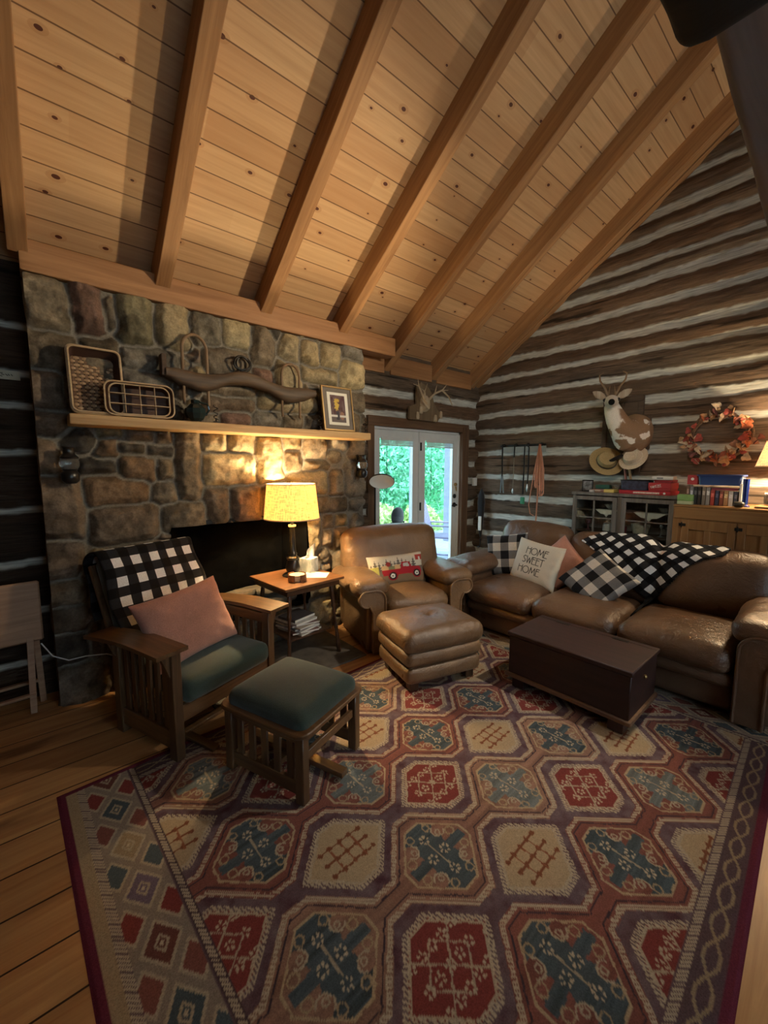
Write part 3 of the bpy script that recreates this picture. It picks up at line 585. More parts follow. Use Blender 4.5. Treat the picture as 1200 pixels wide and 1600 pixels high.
# ------------------------------------------------------------------ rug
def rug():
    A = .05; Lu, Lv = 3.35, 2.37; s = .0052
    nu = int(Lu/s)+1; nv = int(Lv/s)+1
    u = np.linspace(0, Lu, nu)[:, None]*np.ones((1, nv)); v = np.linspace(0, Lv, nv)[None, :]*np.ones((nu, 1))
    U = u+.0025*vnoise(u*60, v*60, 0, 71); Vv = v+.0025*vnoise(u*60, v*60, 5, 72)
    cream = np.array([.47, .39, .28]); plum = np.array([.135, .088, .100]); rust = np.array([.205, .080, .064]); orange = np.array([.27, .155, .112])
    blue = np.array([.070, .092, .104]); tan = np.array([.37, .28, .175]); red = np.array([.205, .048, .042]); edge = np.array([.13, .025, .045]); grey = np.array([.27, .235, .20])
    def put(c, m, k): c[m] = k
    col = np.zeros(u.shape+(3,)); col[:] = plum
    col += (.035*vnoise(u*16, v*16, 0, 73)+.03*vnoise(u*45, v*45, 0, 75))[..., None]
    px, py = .545, .54
    i = np.round((U-.585)/px); du = U-.585-px*i; j = np.round((Vv-.375)/py); dv = Vv-.375-py*j
    au, av = np.abs(du), np.abs(dv)
    dia = lambda a, b, c, hb, ha=9: np.maximum(np.maximum((a+b-c)*.7071, b-hb), a-ha)
    o1 = dia(au, av, .283, .232)
    chain = np.minimum(o1, av-.058)
    # smooth neck between neighbouring medallions
    inn = chain < 0
    warmc = np.where((((j.astype(int)) % 2) == 0)[..., None], rust, orange)
    warmc = warmc*(1+.25*vnoise(u*2, v*60, 2, 74)[..., None])
    mixr = sstep(-.5, .5, vnoise(i*3.3, j*5.1, u*.8, 76))[..., None]; warmc = warmc*(1-mixr*.5)+rust*mixr*.5
    col = np.where(inn[..., None], warmc, col)
    t_ = (np.abs(chain+.012) < .0095); dash = ((u+v)/.019 % 1 < .68) | (np.abs(chain+.023) < .004)
    put(col, t_ & dash, cream)
    put(col, (np.abs(chain+.034) < .003), np.array([.06, .04, .05]))
    # medallion core: blue band along v with curling tan hooks either side
    o2 = dia(au, av, .200, .160, .165)
    core = o2 < 0
    st = (1+.35*vnoise(u*3, v*120, 1, 77))[..., None]
    bm_ = core & ((au < .062+.35*np.maximum(0, av-.02)) | ((av < .022) & (au < .15)))
    base = np.where((((i+j).astype(int)) % 3 == 0)[..., None], np.array([.145, .165, .165]), blue)*st
    col = np.where((core & bm_)[..., None], base, col)
    put(col, np.abs(o2) < .0045, tan*1.15)
    for su in (-1, 1):
        for sv in (-1, 1):
            rr = np.hypot(du-su*.080, dv-sv*.078); put(col, core & (rr < .030), warmc[core & (rr < .030)]); put(col, core & (rr < .032) & (rr > .025) & ~((du-su*.08)*su+(dv-sv*.078)*sv > .012), cream*.9)
            rr = np.hypot(du-su*.074, dv-sv*.072); put(col, core & (rr < .014) & (rr > .0075), cream*.85)
            rr = np.hypot(du-su*.118, dv-sv*.040); put(col, core & (rr < .021) & (rr > .0145), tan)
            rr = np.hypot(du-su*.048, dv-sv*.120); put(col, core & (rr < .019) & (rr > .013), tan)
    for (fu, fv) in ((0, .082), (0, -.082), (.036, .0), (-.036, .0)):
        rr = np.hypot(du-fu, dv-fv); an = np.arctan2(dv-fv, du-fu); put(col, core & (rr < .022) & (rr > .010) & (np.cos(an*6) > -.1), cream*1.05)
    put(col, core & (au < .004) & (av < .06), cream*.8)
    # offset motifs, cream and red by turns
    i2 = np.round((U-.8575)/px); a_ = U-.8575-px*i2; j2 = np.round((Vv-.645)/py); b_ = Vv-.645-py*j2
    ax, bx = np.abs(a_), np.abs(b_); o3 = dia(ax, bx, .195, .150)
    cr = ((i2+j2).astype(int) % 2) == 1
    ins = (o3 < 0) & ~inn
    serr = (np.abs(o3-.004) < .013) & (((a_*1.6+b_*.5)/.022 % 1) < .6) & (chain > .012)
    put(col, ins & cr, tan*1.12); put(col, ins & ~cr, red)
    put(col, serr, cream)
    put(col, (np.abs(o3+.008) < .0035) & ~inn, cream*.9)
    brown = np.array([.20, .075, .04])
    for off in (-.055, 0, .055):
        put(col, ins & cr & (np.abs(b_-off) < .0045) & (ax < .10), brown); put(col, ins & cr & (np.abs(a_-off) < .004) & (bx < .07), brown*1.3)
        for o_ in (-.10, -.05, 0, .05, .10):
            rr = np.hypot(a_-o_, b_-off); put(col, ins & cr & (rr < .011), brown)
            rr2 = np.hypot(a_-o_, b_-off*1.4); an = np.arctan2(b_-off*1.4, a_-o_)
            put(col, ins & ~cr & (rr2 < .019) & (rr2 > .007) & (np.cos(an*5) > -.2), cream)
    put(col, ins & ~cr & (np.abs(ax-bx) < .0045), cream*.85)
    put(col, ins & ~cr & (np.abs(ax+bx-.095) < .004), cream*.85)
    # borders
    eu = np.minimum(u, Lu-u); ev = np.minimum(v, Lv-v)
    def band(lo, hi): return (eu >= lo) & (eu < hi)
    b1 = eu < .325; b2 = (ev < .150) & ~b1
    put(col, b1 | b2, plum*.9)
    dsh = ((v+u)/.017 % 1) < .6
    put(col, band(.035, .075), tan*.95); put(col, band(.075, .105) & dsh, cream); put(col, band(.105, .290), grey*np.array([.95, .9, .85]))
    q = v/.245; qi = np.floor(q); qf = (q-qi-.5)*.245; um = np.abs(eu-.197)
    hx = um/.062+np.abs(qf)/.092; bb = band(.105, .290)
    fills = [blue, rust*.7, np.array([.16, .12, .16]), tan*.8]
    for k, fc in enumerate(fills): put(col, bb & (hx < 1) & ((qi.astype(int) % 4) == k), fc)
    put(col, bb & (np.abs(hx-1) < .10), cream*.85); put(col, bb & (hx < .42) & (hx > .26), cream*.8); put(col, bb & (hx < .12), cream)
    for cc_ in (.128, .268):
        q2 = v/.245+.5; qi2 = np.floor(q2); qf2 = (q2-qi2-.5)*.245; h2 = np.abs(eu-cc_)/.05+np.abs(qf2)/.075
        for k, fc in enumerate([red, blue*1.1, rust]): put(col, bb & (h2 < 1) & ((qi2.astype(int) % 3) == k), fc)
        put(col, bb & (np.abs(h2-1) < .12), cream*.85)
    put(col, band(.292, .325), plum*.6); put(col, band(.297, .320) & dsh, cream)
    c2 = b2 & (ev > .115) & (ev < .145); put(col, c2 & dsh, cream*.95)
    c3 = b2 & (ev > .035) & (ev < .115); put(col, c3, plum*.75); put(col, c3 & (np.abs(np.abs(ev-.075)-.022*np.abs(np.sin(u*22))) < .005), tan*.8)
    put(col, (eu < .035) | (ev < .035), edge)
    z = .006+.0012*fbm(u*9, v*9, 0, 78)+.004*sstep(.55, .75, fbm(u*1.3, v*1.3, 2, 79))
    z = np.where((eu < .006) | (ev < .006), .001, z)
    P = np.stack([u, v, z], -1).reshape(-1, 3)
    rm = painted('woven_wool', .95, 240, .35, .5, .002, .1)
    o = gridmesh('patterned_rug', P, nu, nv, rm, col=np.clip(col, .005, 1).reshape(-1, 3))
    o.location = (.085, .05, 0); o.rotation_euler = (0, 0, A)
    setp(o, 'large woven rug with blue, rust and cream medallions covering the floor', 'rug')
rug()
# ------------------------------------------------------------------ soft shapes
def wrinkle(amp, f, seed):
    def fn(P, N):
        n = fbm(P[:, 0]*f+seed, P[:, 1]*f, P[:, 2]*f*1.6, seed % 50, 3); r = np.linalg.norm(N, axis=1, keepdims=True); r[r == 0] = 1
        return P+N/r*(amp*n)[:, None]
    return fn
def cushion(name, cx, cy, cz, sx, sy, sz, mat, parent, r=.06, bulge=(.0, .0, .03), n=18, seed=1, amp=.010, f=5.0, M=None, label=None):
    return MB().rbox(cx, cy, cz, sx, sy, sz, r, n, bulge, wrinkle(amp, f, seed), M).build(name, mat, parent, smooth=60, label=label)
def pillow_mesh(name, w, h, t, mat, parent=None, n=56, seed=3, paint=None, uvs=True, pinch=.07, wr=.010, back=None):
    """pillow standing in the local xz plane, front towards -y, base at z=0"""
    g = np.sin(np.linspace(-1, 1, n+1)*math.pi/2*.97)/math.sin(math.pi/2*.97)
    U, V_ = np.meshgrid(g, g, indexing='ij')
    X = w/2*U*(1-pinch*(1-V_**2)**1*(np.abs(U)**3)); Z = h/2+h/2*V_*(1-pinch*(1-U**2)*(np.abs(V_)**3))
    T = t/2*np.sqrt(np.clip((1-U**4)*(1-V_**4), 0, 1))**.9
    crease = wr*fbm(U*3+seed, V_*3, seed, 12, 4)*(.3+np.clip(1-T/(t/2), 0, 1))
    rad = wr*.8*np.sin(np.arctan2(V_, U)*14+seed)*np.clip(np.hypot(U, V_)-.6, 0, 1)*np.clip(1.35-np.hypot(U, V_), 0, 1)*2
    nn = n+1
    P1 = np.stack([X, -T+(crease+rad)*(T > 1e-4), Z], -1).reshape(-1, 3); P2 = np.stack([X, T+(crease-rad)*(T > 1e-4), Z], -1).reshape(-1, 3)
    uv = np.stack([(U+1)/2*w, (V_+1)/2*h], -1).reshape(-1, 2)
    col = paint(U.ravel(), V_.ravel()) if paint else None
    root = gridmesh(name, P1, nn, nn, mat, parent, col=col, uv=uv)
    bo = gridmesh('pillow_back', P2, nn, nn, back or mat, root, col=col, uv=uv, flip=True)
    if back is None:   # weld the two sheets into one mesh
        bm = bmesh.new(); bm.from_mesh(root.data); bm.from_mesh(bo.data); bmesh.ops.remove_doubles(bm, verts=bm.verts[:], dist=.0006); bmesh.ops.recalc_face_normals(bm, faces=bm.faces[:]); bm.to_mesh(root.data); bm.free()
        D.objects.remove(bo, do_unlink=True)
    return root
def place(o, loc, rz=0, tilt=0, roll=0):
    """tilt leans the top back (towards local +y), roll spins it in its own plane"""
    o.matrix_world = Matrix.Translation(loc) @ Matrix.Rotation(rz, 4, 'Z') @ Matrix.Rotation(-tilt, 4, 'X') @ Matrix.Rotation(roll, 4, 'Y'); return o

# roll arm: local frame, x = width (outer side = sign), y = front(-)..back(+)
def roll_arm(parent, cx, sign, yf, yb, h, w, mat, seed):
    inner = cx-sign*w/2; L = yb-yf; yc = (yf+yb)/2
    cushion('arm_body', cx-sign*.02, yc+.01, (h-.12)/2+.03, w-.11, L-.05, h-.12, mat, parent, .03, (0, 0, 0), 10, seed, .004)
    cushion('arm_pad', cx+sign*.012, yc-.005, h-.062, w+.055, L+.02, .15, mat, parent, .074, (.012, .01, .022), 22, seed+3, .013, 6)
    # front scroll panel with piping
    r = w*.33; top = h-.105-r*.62; pts = []
    xi = cx-sign*(w/2-.040); xo = cx+sign*(w/2-.115)
    cxx = xi+sign*r
    pts.append((xi, .03)); pts.append((xi, top))
    ex = cx+sign*(w/2+.005)-sign*r*.75
    for k in range(9):
        a = math.pi-(math.pi/2)*k/8; pts.append((cxx+sign*math.cos(a)*r, top+math.sin(a)*r))
    for k in range(1, 15):
        a = math.pi/2-(math.pi+.35)*k/14; pts.append((ex+sign*math.cos(a)*r*.75, top+r-r*.75+math.sin(a)*r*.75))
    pts += [(xo, top-.10), (xo, .03)]
    m = MB(); P = [(x, z) for x, z in pts]
    if sign < 0: P = P[::-1]
    m.prism(P, yf-.022, yf+.03); pn = m.build('arm_front_panel', mat, parent, smooth=35)
    m = MB().tube([(x, yf-.024, z) for x, z in pts], .0095, 8); m.build('piping', mat, pn)
def leather_seat(name, label, cat, loc, rz, width, depth, seat_n, seat_h, arm_h, back_h, mat, armw=.25, seed=1, group=None):
    root = thing(name, label, cat, loc, rz)
    hw = width/2; yf, yb = -depth/2, depth/2
    sw = (width-2*armw+.05)/seat_n
    cushion('base', 0, 0.02, .14, width-2*armw+.06, depth-.10, .20, mat, root, .04, (0, .01, 0), 14, seed, .006)
    cushion('front_band', 0, yf+.055, .265, width-2*armw+.05, .09, .10, mat, root, .04, (0, .02, 0), 14, seed+1, .005)
    for k in range(seat_n):
        cx = -(seat_n-1)*sw/2+sw*k
        cushion('seat_cushion', cx, yf+.34, seat_h-.07, sw-.006, .74, .185, mat, root, .085, (.0, .02, .035), 22, seed+11*k, .011, 4.5)
    bw = (width-(.10 if seat_n == 1 else armw*.95))/seat_n
    cushion('back_frame', 0, yb-.08, back_h*.38+.03, width-.16, .16, back_h*.76, mat, root, .05, (0, .01, 0), 14, seed+5, .006)
    for k in range(seat_n):
        cx = -(seat_n-1)*bw/2+bw*k
        bh = back_h-(.028*k)*(seat_n > 1)
        M_ = Matrix.Translation((cx, yb-.20, (seat_h+bh)/2-.005)) @ Matrix.Rotation(math.radians(-13), 4, 'X')
        cushion('back_cushion', 0, 0, 0, bw+.012, .25, bh-seat_h+.07, mat, root, .115, (.0, .035, .03), 24, seed+17*k+2, .016, 4.2, M_)
    roll_arm(root, -hw+armw/2, -1, yf+.02, yb-.10, arm_h, armw, mat, seed+7)
    roll_arm(root, hw-armw/2, 1, yf+.02, yb-.10, arm_h, armw, mat, seed+9)
    for x in (-hw+.14, hw-.14):
        for y in (yf+.10, yb-.12): MB().box(x-.035, x+.035, y-.035, y+.035, 0, .045, .004).build('foot', MT['table_dark'], root)
    return root
leather_seat('leather_armchair', 'wide brown leather armchair with rolled arms beside the glass doors', 'armchair', (2.605, 2.85, .0), math.radians(-15), 1.12, .78, 1, .46, .64, .98, MT['leather'], .27, 3)
leather_seat('leather_sofa', 'long brown leather sofa with three cushions along the log wall', 'sofa', (3.70, 1.47, .0), math.radians(-88.5), 2.56, 1.06, 3, .46, .66, .97, MT['leather_dark'], .29, 21)
# leather ottoman
root = thing('leather_ottoman', 'square brown leather ottoman with a tufted top before the leather armchair', 'ottoman', (2.24, 2.11, .012), math.radians(-15))
def otop(P, N):
    P = wrinkle(.010, 5, 8)(P, N); rr = np.hypot(P[:, 0], P[:, 1]); a = np.arctan2(P[:, 1], P[:, 0]); up = N[:, 2] > .3
    P[:, 2] -= up*(.034*np.exp(-(rr/.055)**2)+.010*np.clip(np.cos(a*7), 0, 1)**3*np.exp(-rr/.12)); return P
MB().rbox(0, 0, .365, .68, .56, .16, .075, 34, (.0, .0, .035), otop).build('tufted_top', MT['leather'], root, smooth=70)
cushion('upper_band', 0, 0, .245, .645, .525, .125, MT['leather'], root, .05, (.012, .012, 0), 18, 5, .005)
cushion('lower_band', 0, 0, .125, .635, .515, .135, MT['leather'], root, .05, (.012, .012, 0), 18, 6, .005)
for x in (-.24, .24):
    for y in (-.18, .18): MB().box(x-.035, x+.035, y-.035, y+.035, 0, .075, .004).build('foot', MT['table_dark'], root)

# ------------------------------------------------------------------ chest
root = thing('wooden_chest', 'low dark red-brown lidded wooden chest used as coffee table before the sofa', 'chest', (2.785, 1.195, .012), math.radians(1.0))
hx, hy = .25, .41
m = MB(); m.box(-hx+.012, hx-.012, -hy+.012, hy-.012, .10, .375, .004); m.build('body', MT['chest'], root)
m = MB(); m.box(-hx, hx, -hy, hy, .378, .41, .006); ld = m.build('lid', MT['chest'], root)
m = MB(); m.box(hx-.052, hx-.050, -hy+.005, hy-.005, .4095, .4112, 0); m.box(hx-.07, hx-.035, -.24, -.14, .4095, .4125, .001); m.box(hx-.07, hx-.035, .16, .26, .4095, .4125, .001); m.build('hinge', MT['iron'], ld)
m = MB(); m.box(-hx-.004, hx+.004, -hy-.004, hy+.004, .075, .105, .005); m.build('base_moulding', MT['chest_edge'], root)
for sy in (-1, 1):
    m = MB(); m.box(-hx+.02, hx-.02, sy*(hy-.085)-.045, sy*(hy-.085)+.045, 0, .078, .004); m.build('foot', MT['chest'], root)
m = MB(); m.lathe([(.012, 0), (.014, .008), (.006, .016)], n=12, M=Matrix.Translation((0, -hy+.012, .30)) @ Matrix.Rotation(math.pi/2, 4, 'X')); m.build('keyhole_plate', MT['brass'], root)

# ------------------------------------------------------------------ mission armchair and footstool
root = thing('mission_armchair', 'slatted oak mission armchair with dark green cushions left of the side table', 'armchair', (.722, 2.692, .0), math.radians(20.5))
W_, D_ = .37, .29; OK_ = MT['mission']; OX = MT['mission_x']
for sx in (-1, 1):
    for (y, nm) in ((-D_+.03, 'leg'), (D_-.03, 'leg')):
        m = MB(); m.box(sx*(W_-.025)-.027, sx*(W_-.025)+.027, y-.032, y+.032, 0, .62, .004)
        m.prism([(y-.03, 0), (y+.03, 0)] if 0 else [(sx*(W_+.002), .61), (sx*(W_+.05), .61), (sx*(W_+.002), .48)], y-.012, y+.012)
        m.build('leg', OK_, root)
    m = MB(); m.box(sx*(W_-.025)-.018, sx*(W_-.025)+.018, -D_+.05, D_-.05, .055, .16, .003); m.build('lower_side_rail', OX, root)
    m = MB(); m.box(sx*(W_-.025)-.018, sx*(W_-.025)+.018, -D_+.05, D_-.05, .54, .61, .003); m.build('upper_side_rail', OX, root)
    for k in range(6):
        y = -D_+.105+k*(2*D_-.21)/5; m = MB().box(sx*(W_-.025)-.008, sx*(W_-.025)+.008, y-.019, y+.019, .155, .545, .002); m.build('slat', OK_, root)
    # curved arm board
    n = 16; top = []; V = []; m = MB(); ys = [-D_-.045+(2*D_+.15)*k/n for k in range(n+1)]
    rings = []
    for y in ys:
        q = (y+D_+.045)/(2*D_+.15); zt = .640-.045*max(0, q-.35)**1.5*1.6+.006*math.sin(q*3); ws = .088-.008*q; ox_ = sx*.02
        rings.append([(sx*W_+ox_-ws, y, zt-.012), (sx*W_+ox_+ws, y, zt-.012), (sx*W_+ox_+ws, y, zt+.010), (sx*W_+ox_-ws, y, zt+.010)])
    m.loft(rings); m.build('arm_board', OX, root, smooth=30)
m = MB(); m.box(-W_+.05, W_-.05, -D_+.012, -D_+.04, .20, .30, .003); m.build('front_rail', wood('mission_oak_rail', (.095, .047, .02), (.23, .12, .05), 0, 1.2, .35, coat=.3), root)
m = MB(); m.box(-W_+.05, W_-.05, D_-.04, D_-.012, .20, .30, .003); m.build('back_rail', MT['mission'], root)
m = MB(); m.bar((-.20, -D_-.10, .012), (-.20, D_+.05, .012), .05, .022); m.bar((.20, -D_-.10, .012), (.20, D_+.05, .012), .05, .022); m.bar((-.2, -.1, .015), (.2, -.1, .015), .05, .02); m.build('glider_base', MT['mission_x'], root)
cushion('seat_cushion', 0, -.02, .365, .625, .60, .135, MT['green'], root, .05, (.0, .01, .022), 20, 4, .004)
BA = math.radians(-24)
MBk = Matrix.Translation((0, D_-.035, .36)) @ Matrix.Rotation(BA, 4, 'X')
cushion('back_cushion', 0, 0, .36, .60, .13, .72, MT['green'], root, .05, (0, .012, .0), 20, 6, .004, M=MBk)
m = MB(); Mf = MBk
m.box(-.31, -.27, .075, .105, -.05, .70, .003, Mf); m.box(.27, .31, .075, .105, -.05, .70, .003, Mf)
for k in range(5): m.box(-.29, .29, .083, .097, .06+k*.14, .11+k*.14, .002, Mf)
m.build('back_frame', MT['mission'], root)
ARM_M = root.matrix_basis.copy()
# blanket over its back
def strip(path, n):
    path = [Vector((0, *p)) for p in path]; L = [0]
    for a, b in zip(path, path[1:]): L.append(L[-1]+(b-a).length)
    out = []
    for k in range(n+1):
        s_ = L[-1]*k/n; i = max(j for j in range(len(L)-1) if L[j] <= s_+1e-9); q = (s_-L[i])/(L[i+1]-L[i]); p = path[i].lerp(path[i+1], q); out.append((p.y, p.z, s_))
    return out
def smooth_path(pts, it=3):
    for _ in range(it):
        q = [pts[0]]
        for a, b in zip(pts, pts[1:]): q += [(a[0]*.75+b[0]*.25, a[1]*.75+b[1]*.25), (a[0]*.25+b[0]*.75, a[1]*.25+b[1]*.75)]
        pts = q+[pts[-1]]
    return pts
pth = smooth_path([(-.088, .06), (-.082, .35), (-.080, .70), (-.075, .745), (.0, .758), (.085, .745), (.135, .70), (.140, .55), (.150, .36)])
st = strip(pth, 90); nu = 60; xs = np.linspace(-.325, .325, nu)
V = []; UV = []
for x in xs:
    for (y, z, s_) in st:
        edge = .012*math.sin(z*15+x*4)*abs(x)/.33; w_ = .006*float(vnoise(x*7, z*6, s_*5, 9))
        V.append((x+edge, y+w_-(.03*max(0, abs(x)-.295)*8 if y < 0 else 0)*-1, z)); UV.append((x+.33, s_))
V = np.array([(MBk @ Vector(p)) for p in V])
bl = gridmesh('plaid_blanket', V, nu, 91, MT['check'], uv=np.array(UV))
bl.matrix_world = ARM_M; sm = bl.modifiers.new('thick', 'SOLIDIFY'); sm.thickness = .010; sm.offset = 1
setp(bl, 'black and white checked blanket draped over the back of the mission armchair', 'blanket')
# pink pillow on it
o = pillow_mesh('throw_pillow', .56, .43, .16, MT['pink'], seed=2); o.matrix_world = ARM_M @ (Matrix.Translation((-.05, -.09, .445)) @ Matrix.Rotation(math.radians(-4), 4, 'Z') @ Matrix.Rotation(math.radians(-25), 4, 'X') @ Matrix.Rotation(math.radians(-6), 4, 'Y') @ Matrix.Translation((0, 0, 0)))
setp(o, 'dusty pink pillow leaning on the checked blanket of the mission armchair', 'pillow')
# footstool
root = thing('mission_footstool', 'slatted oak footstool with a dark green padded top before the mission armchair', 'footstool', (.985, 1.915, .010), math.radians(20.5))
w2, d2 = .245, .27
for sx in (-1, 1):
    for sy in (-1, 1): MB().box(sx*(w2-.025)-.023, sx*(w2-.025)+.023, sy*(d2-.03)-.026, sy*(d2-.03)+.026, .0, .345, .004).build('leg', OK_, root)
    MB().box(sx*(w2-.025)-.013, sx*(w2-.025)+.013, -d2+.05, d2-.05, .035, .105, .003).build('lower_side_rail', OX, root)
    MB().box(sx*(w2-.025)-.013, sx*(w2-.025)+.013, -d2+.05, d2-.05, .295, .345, .003).build('upper_side_rail', OX, root)
    for k in range(5):
        y = -d2+.10+k*(2*d2-.20)/4; MB().box(sx*(w2-.025)-.007, sx*(w2-.025)+.007, y-.021, y+.021, .10, .30, .002).build('slat', OK_, root)
for sy in (-1, 1): MB().box(-w2+.05, w2-.05, sy*(d2-.03)-.011, sy*(d2-.03)+.011, .20, .245, .003).build('cross_rail', OX, root)
m = MB(); rr = []
def rrect(hw, hd, r, n=6):
    out = []
    for cx, cy, a0 in ((hw-r, hd-r, 0), (-hw+r, hd-r, 90), (-hw+r, -hd+r, 180), (hw-r, -hd+r, 270)):
        for k in range(n+1):
            a = math.radians(a0+90*k/n); out.append((cx+r*math.cos(a), cy+r*math.sin(a)))
    return out
rg = rrect(w2+.025, d2+.02, .06)
m.loft([[(x*.985, y*.985, .343) for x, y in rg], [(x, y, .348) for x, y in rg], [(x, y, .362) for x, y in rg], [(x*.985, y*.985, .367) for x, y in rg]]); m.build('top_frame', OX, root, smooth=35)
cushion('padded_top', 0, 0, .385, 2*w2-.01, 2*d2-.015, .11, MT['green'], root, .052, (0, 0, .030), 24, 7, .002)
m = MB(); m.bar((0, -d2-.06, .03), (0, d2+.06, .03), .05, .03); m.bar((-w2+.04, 0, .06), (w2-.04, 0, .06), .04, .03); m.build('glider_base', MT['mission_x'], root)
# ------------------------------------------------------------------ side table and what stands on it
TB = Vector((1.622, 3.055, 0)); TA = math.radians(5)
def tw(x, y, z): return tuple(Matrix.Translation(TB) @ Matrix.Rotation(TA, 4, 'Z') @ Vector((x, y, z)))
root = thing('side_table', 'small square wooden side table with splayed legs carrying the lit lamp', 'table', TB, TA)
TH = .68; hw = .285
m = MB(); m.box(-hw, hw, -hw, hw, TH-.022, TH, .004); m.build('tabletop', MT['table'], root)
m = MB(); m.box(-hw+.03, hw-.03, -hw+.03, hw-.03, TH-.07, TH-.022, .004); m.build('apron', MT['table_dark'], root)
for sx in (-1, 1):
    for sy in (-1, 1):
        m = MB(); a = Vector((sx*.20, sy*.20, TH-.04)); b = Vector((sx*.25, sy*.25, .0)); pts = []; rs = []
        for k in range(25):
            q = k/24; pts.append(a.lerp(b, q)); rs.append(.014+.004*math.sin(q*9)+(.006 if .30 < q < .34 or .60 < q < .63 or .86 < q < .9 else 0))
        m.tube(pts, rs, 12); m.build('leg', MT['table_dark'], root)
SH = .235
m = MB(); m.box(-.20, .20, -.20, .20, SH-.016, SH, .003); m.build('lower_shelf', MT['table_dark'], root)
# lamp
lx, ly, _ = tw(0.0, .045, 0)
LX, LY = 1.612, 3.10
root = thing('table_lamp', 'lit table lamp with a turned black base and a yellow linen drum shade', 'lamp', (LX, LY, TH))
pr = [(.085, 0), (.088, .008), (.075, .018), (.05, .03), (.058, .05), (.062, .07), (.05, .12), (.042, .135), (.052, .145), (.052, .158), (.034, .17), (.038, .19), (.030, .20), (.026, .23), (.023, .33), (.021, .41), (.030, .42), (.030, .432), (.016, .44), (.012, .50)]
MB().lathe(pr, n=32).build('lamp_base', MT['black'], root, smooth=50)
MB().lathe([(.031, .418), (.033, .425), (.031, .435)], n=24).build('collar', MT['white'], root)
MB().lathe([(.008, .49), (.030, .50), (.030, .505), (.008, .51)], n=16).build('socket', MT['brass'], root)
def shade(root, r0, r1, z0, z1, col, em, linen):
    t = NT('lamp_shade_linen'+str(r0)); v = t.coord('Object', (1, 1, 1)); w1 = t.noise(t.coord('Object', (18, 18, 190)), 1, 3, .6); w2 = t.noise(t.coord('Object', (150, 150, 12)), 1, 3, .6)
    f = t.math('ADD', t.math('MULTIPLY', w1, .5), t.math('MULTIPLY', w2, .5))
    cc = t.ramp(f, [(.36, tuple(x*.45 for x in col)), (.50, col), (.6, tuple(min(1, x*1.15) for x in col))])
    t.col(cc); t.prm(Roughness=.9)
    tr = t.new('ShaderNodeBsdfTranslucent'); t.link(cc, tr.inputs[0]); mx = t.new('ShaderNodeMixShader'); mx.inputs[0].default_value = .22
    t.link(t.b.outputs[0], mx.inputs[1]); t.link(tr.outputs[0], mx.inputs[2])
    ee = t.new('ShaderNodeEmission'); t.link(cc, ee.inputs[0]); ee.inputs[1].default_value = em; ad = t.new('ShaderNodeAddShader'); t.link(mx.outputs[0], ad.inputs[0]); t.link(ee.outputs[0], ad.inputs[1]); t.link(ad.outputs[0], t.out.inputs[0])
    m = MB(); m.lathe([(r0, z0), ((r0+r1)/2, (z0+z1)/2), (r1, z1), (r1-.003, z1), ((r0+r1)/2-.003, (z0+z1)/2), (r0-.003, z0), (r0, z0)], n=48)
    m.f = [f_ for f_ in m.f if len(f_) == 4]
    sh = m.build('lamp_shade', t.m, root, smooth=60)
    tm = plain('shade_trim'+str(r0), (.55, .45, .28), .8)
    for r, z in ((r0, z0), (r1, z1)): MB().tube([(r*math.cos(k*math.pi/24), r*math.sin(k*math.pi/24), z) for k in range(48)], .0045, 6, closed=True).build('shade_trim', tm, sh)
    m = MB()
    for k in range(3):
        a = k*2*math.pi/3; m.tube([(0, 0, z1-.02), (r1*.97*math.cos(a), r1*.97*math.sin(a), z1-.008)], .002, 6)
    m.tube([(0, 0, z1-.03), (0, 0, z1+.02)], .004, 6); m.build('harp', MT['brass'], sh)
    return sh
shade(root, .228, .198, .49, .775, (.98, .62, .20), .50, 0)
bulbm = NT('bulb_glow'); bulbm.prm(Emission_Strength=3.0); bulbm.b.inputs['Emission Color'].default_value = (1, .75, .45, 1)
# tissue box
root = thing('tissue_box', 'white cube tissue box with a tissue standing up from it', 'tissue box', tw(.165, .06, TH), TA+.35)
tb = NT('tissue_box_print'); n = tb.noise(tb.coord('Object', (1, 1, .35)), 42, 3); tb.col(tb.ramp(n, [(.42, (.74, .76, .70)), (.56, (.50, .56, .50))])); tb.prm(Roughness=.6)
MB().box(-.06, .06, -.06, .06, 0, .125, .003).build('box', tb.m, root)
V = []; 
for i in range(13):
    for j in range(11):
        q = i/12; s_ = (j/10-.5); V.append((s_*(.085+.085*q)*1.0+.030*q, .018*math.sin(s_*9+q*3)*(1-.3*q), .122+.125*q*(1-abs(s_-.25)*1.0)))
o = gridmesh('tissue', np.array(V), 13, 11, MT['paper'], root)
# coasters
root = thing('coaster_holder', 'small wooden holder stacked with round pale coasters on the side table', 'coasters', tw(-.075, -.12, TH), 0); root.scale = (1.3, 1.3, 1.25)
n = 20; ring = []
MB().lathe([(.052, 0), (.052, .006)], n=24).build('tray', MT['table'], root)
for a0 in (20, 110, 200, 290):
    m = MB(); pts = [(.056*math.cos(math.radians(a0+d)), .056*math.sin(math.radians(a0+d))) for d in range(-28, 29, 7)]
    for a, b in zip(pts, pts[1:]): m.bar((a[0], a[1], .024), (b[0], b[1], .024), .006, .046, .001)
    m.build('side_wall', MT['table'], root)
cm = plain('coaster_cork', (.62, .50, .32), .8)
for k in range(4): MB().lathe([(.047, .007+k*.009), (.048, .009+k*.009), (.048, .013+k*.009), (.047, .0155+k*.009)], n=28).build('coaster', cm, root)
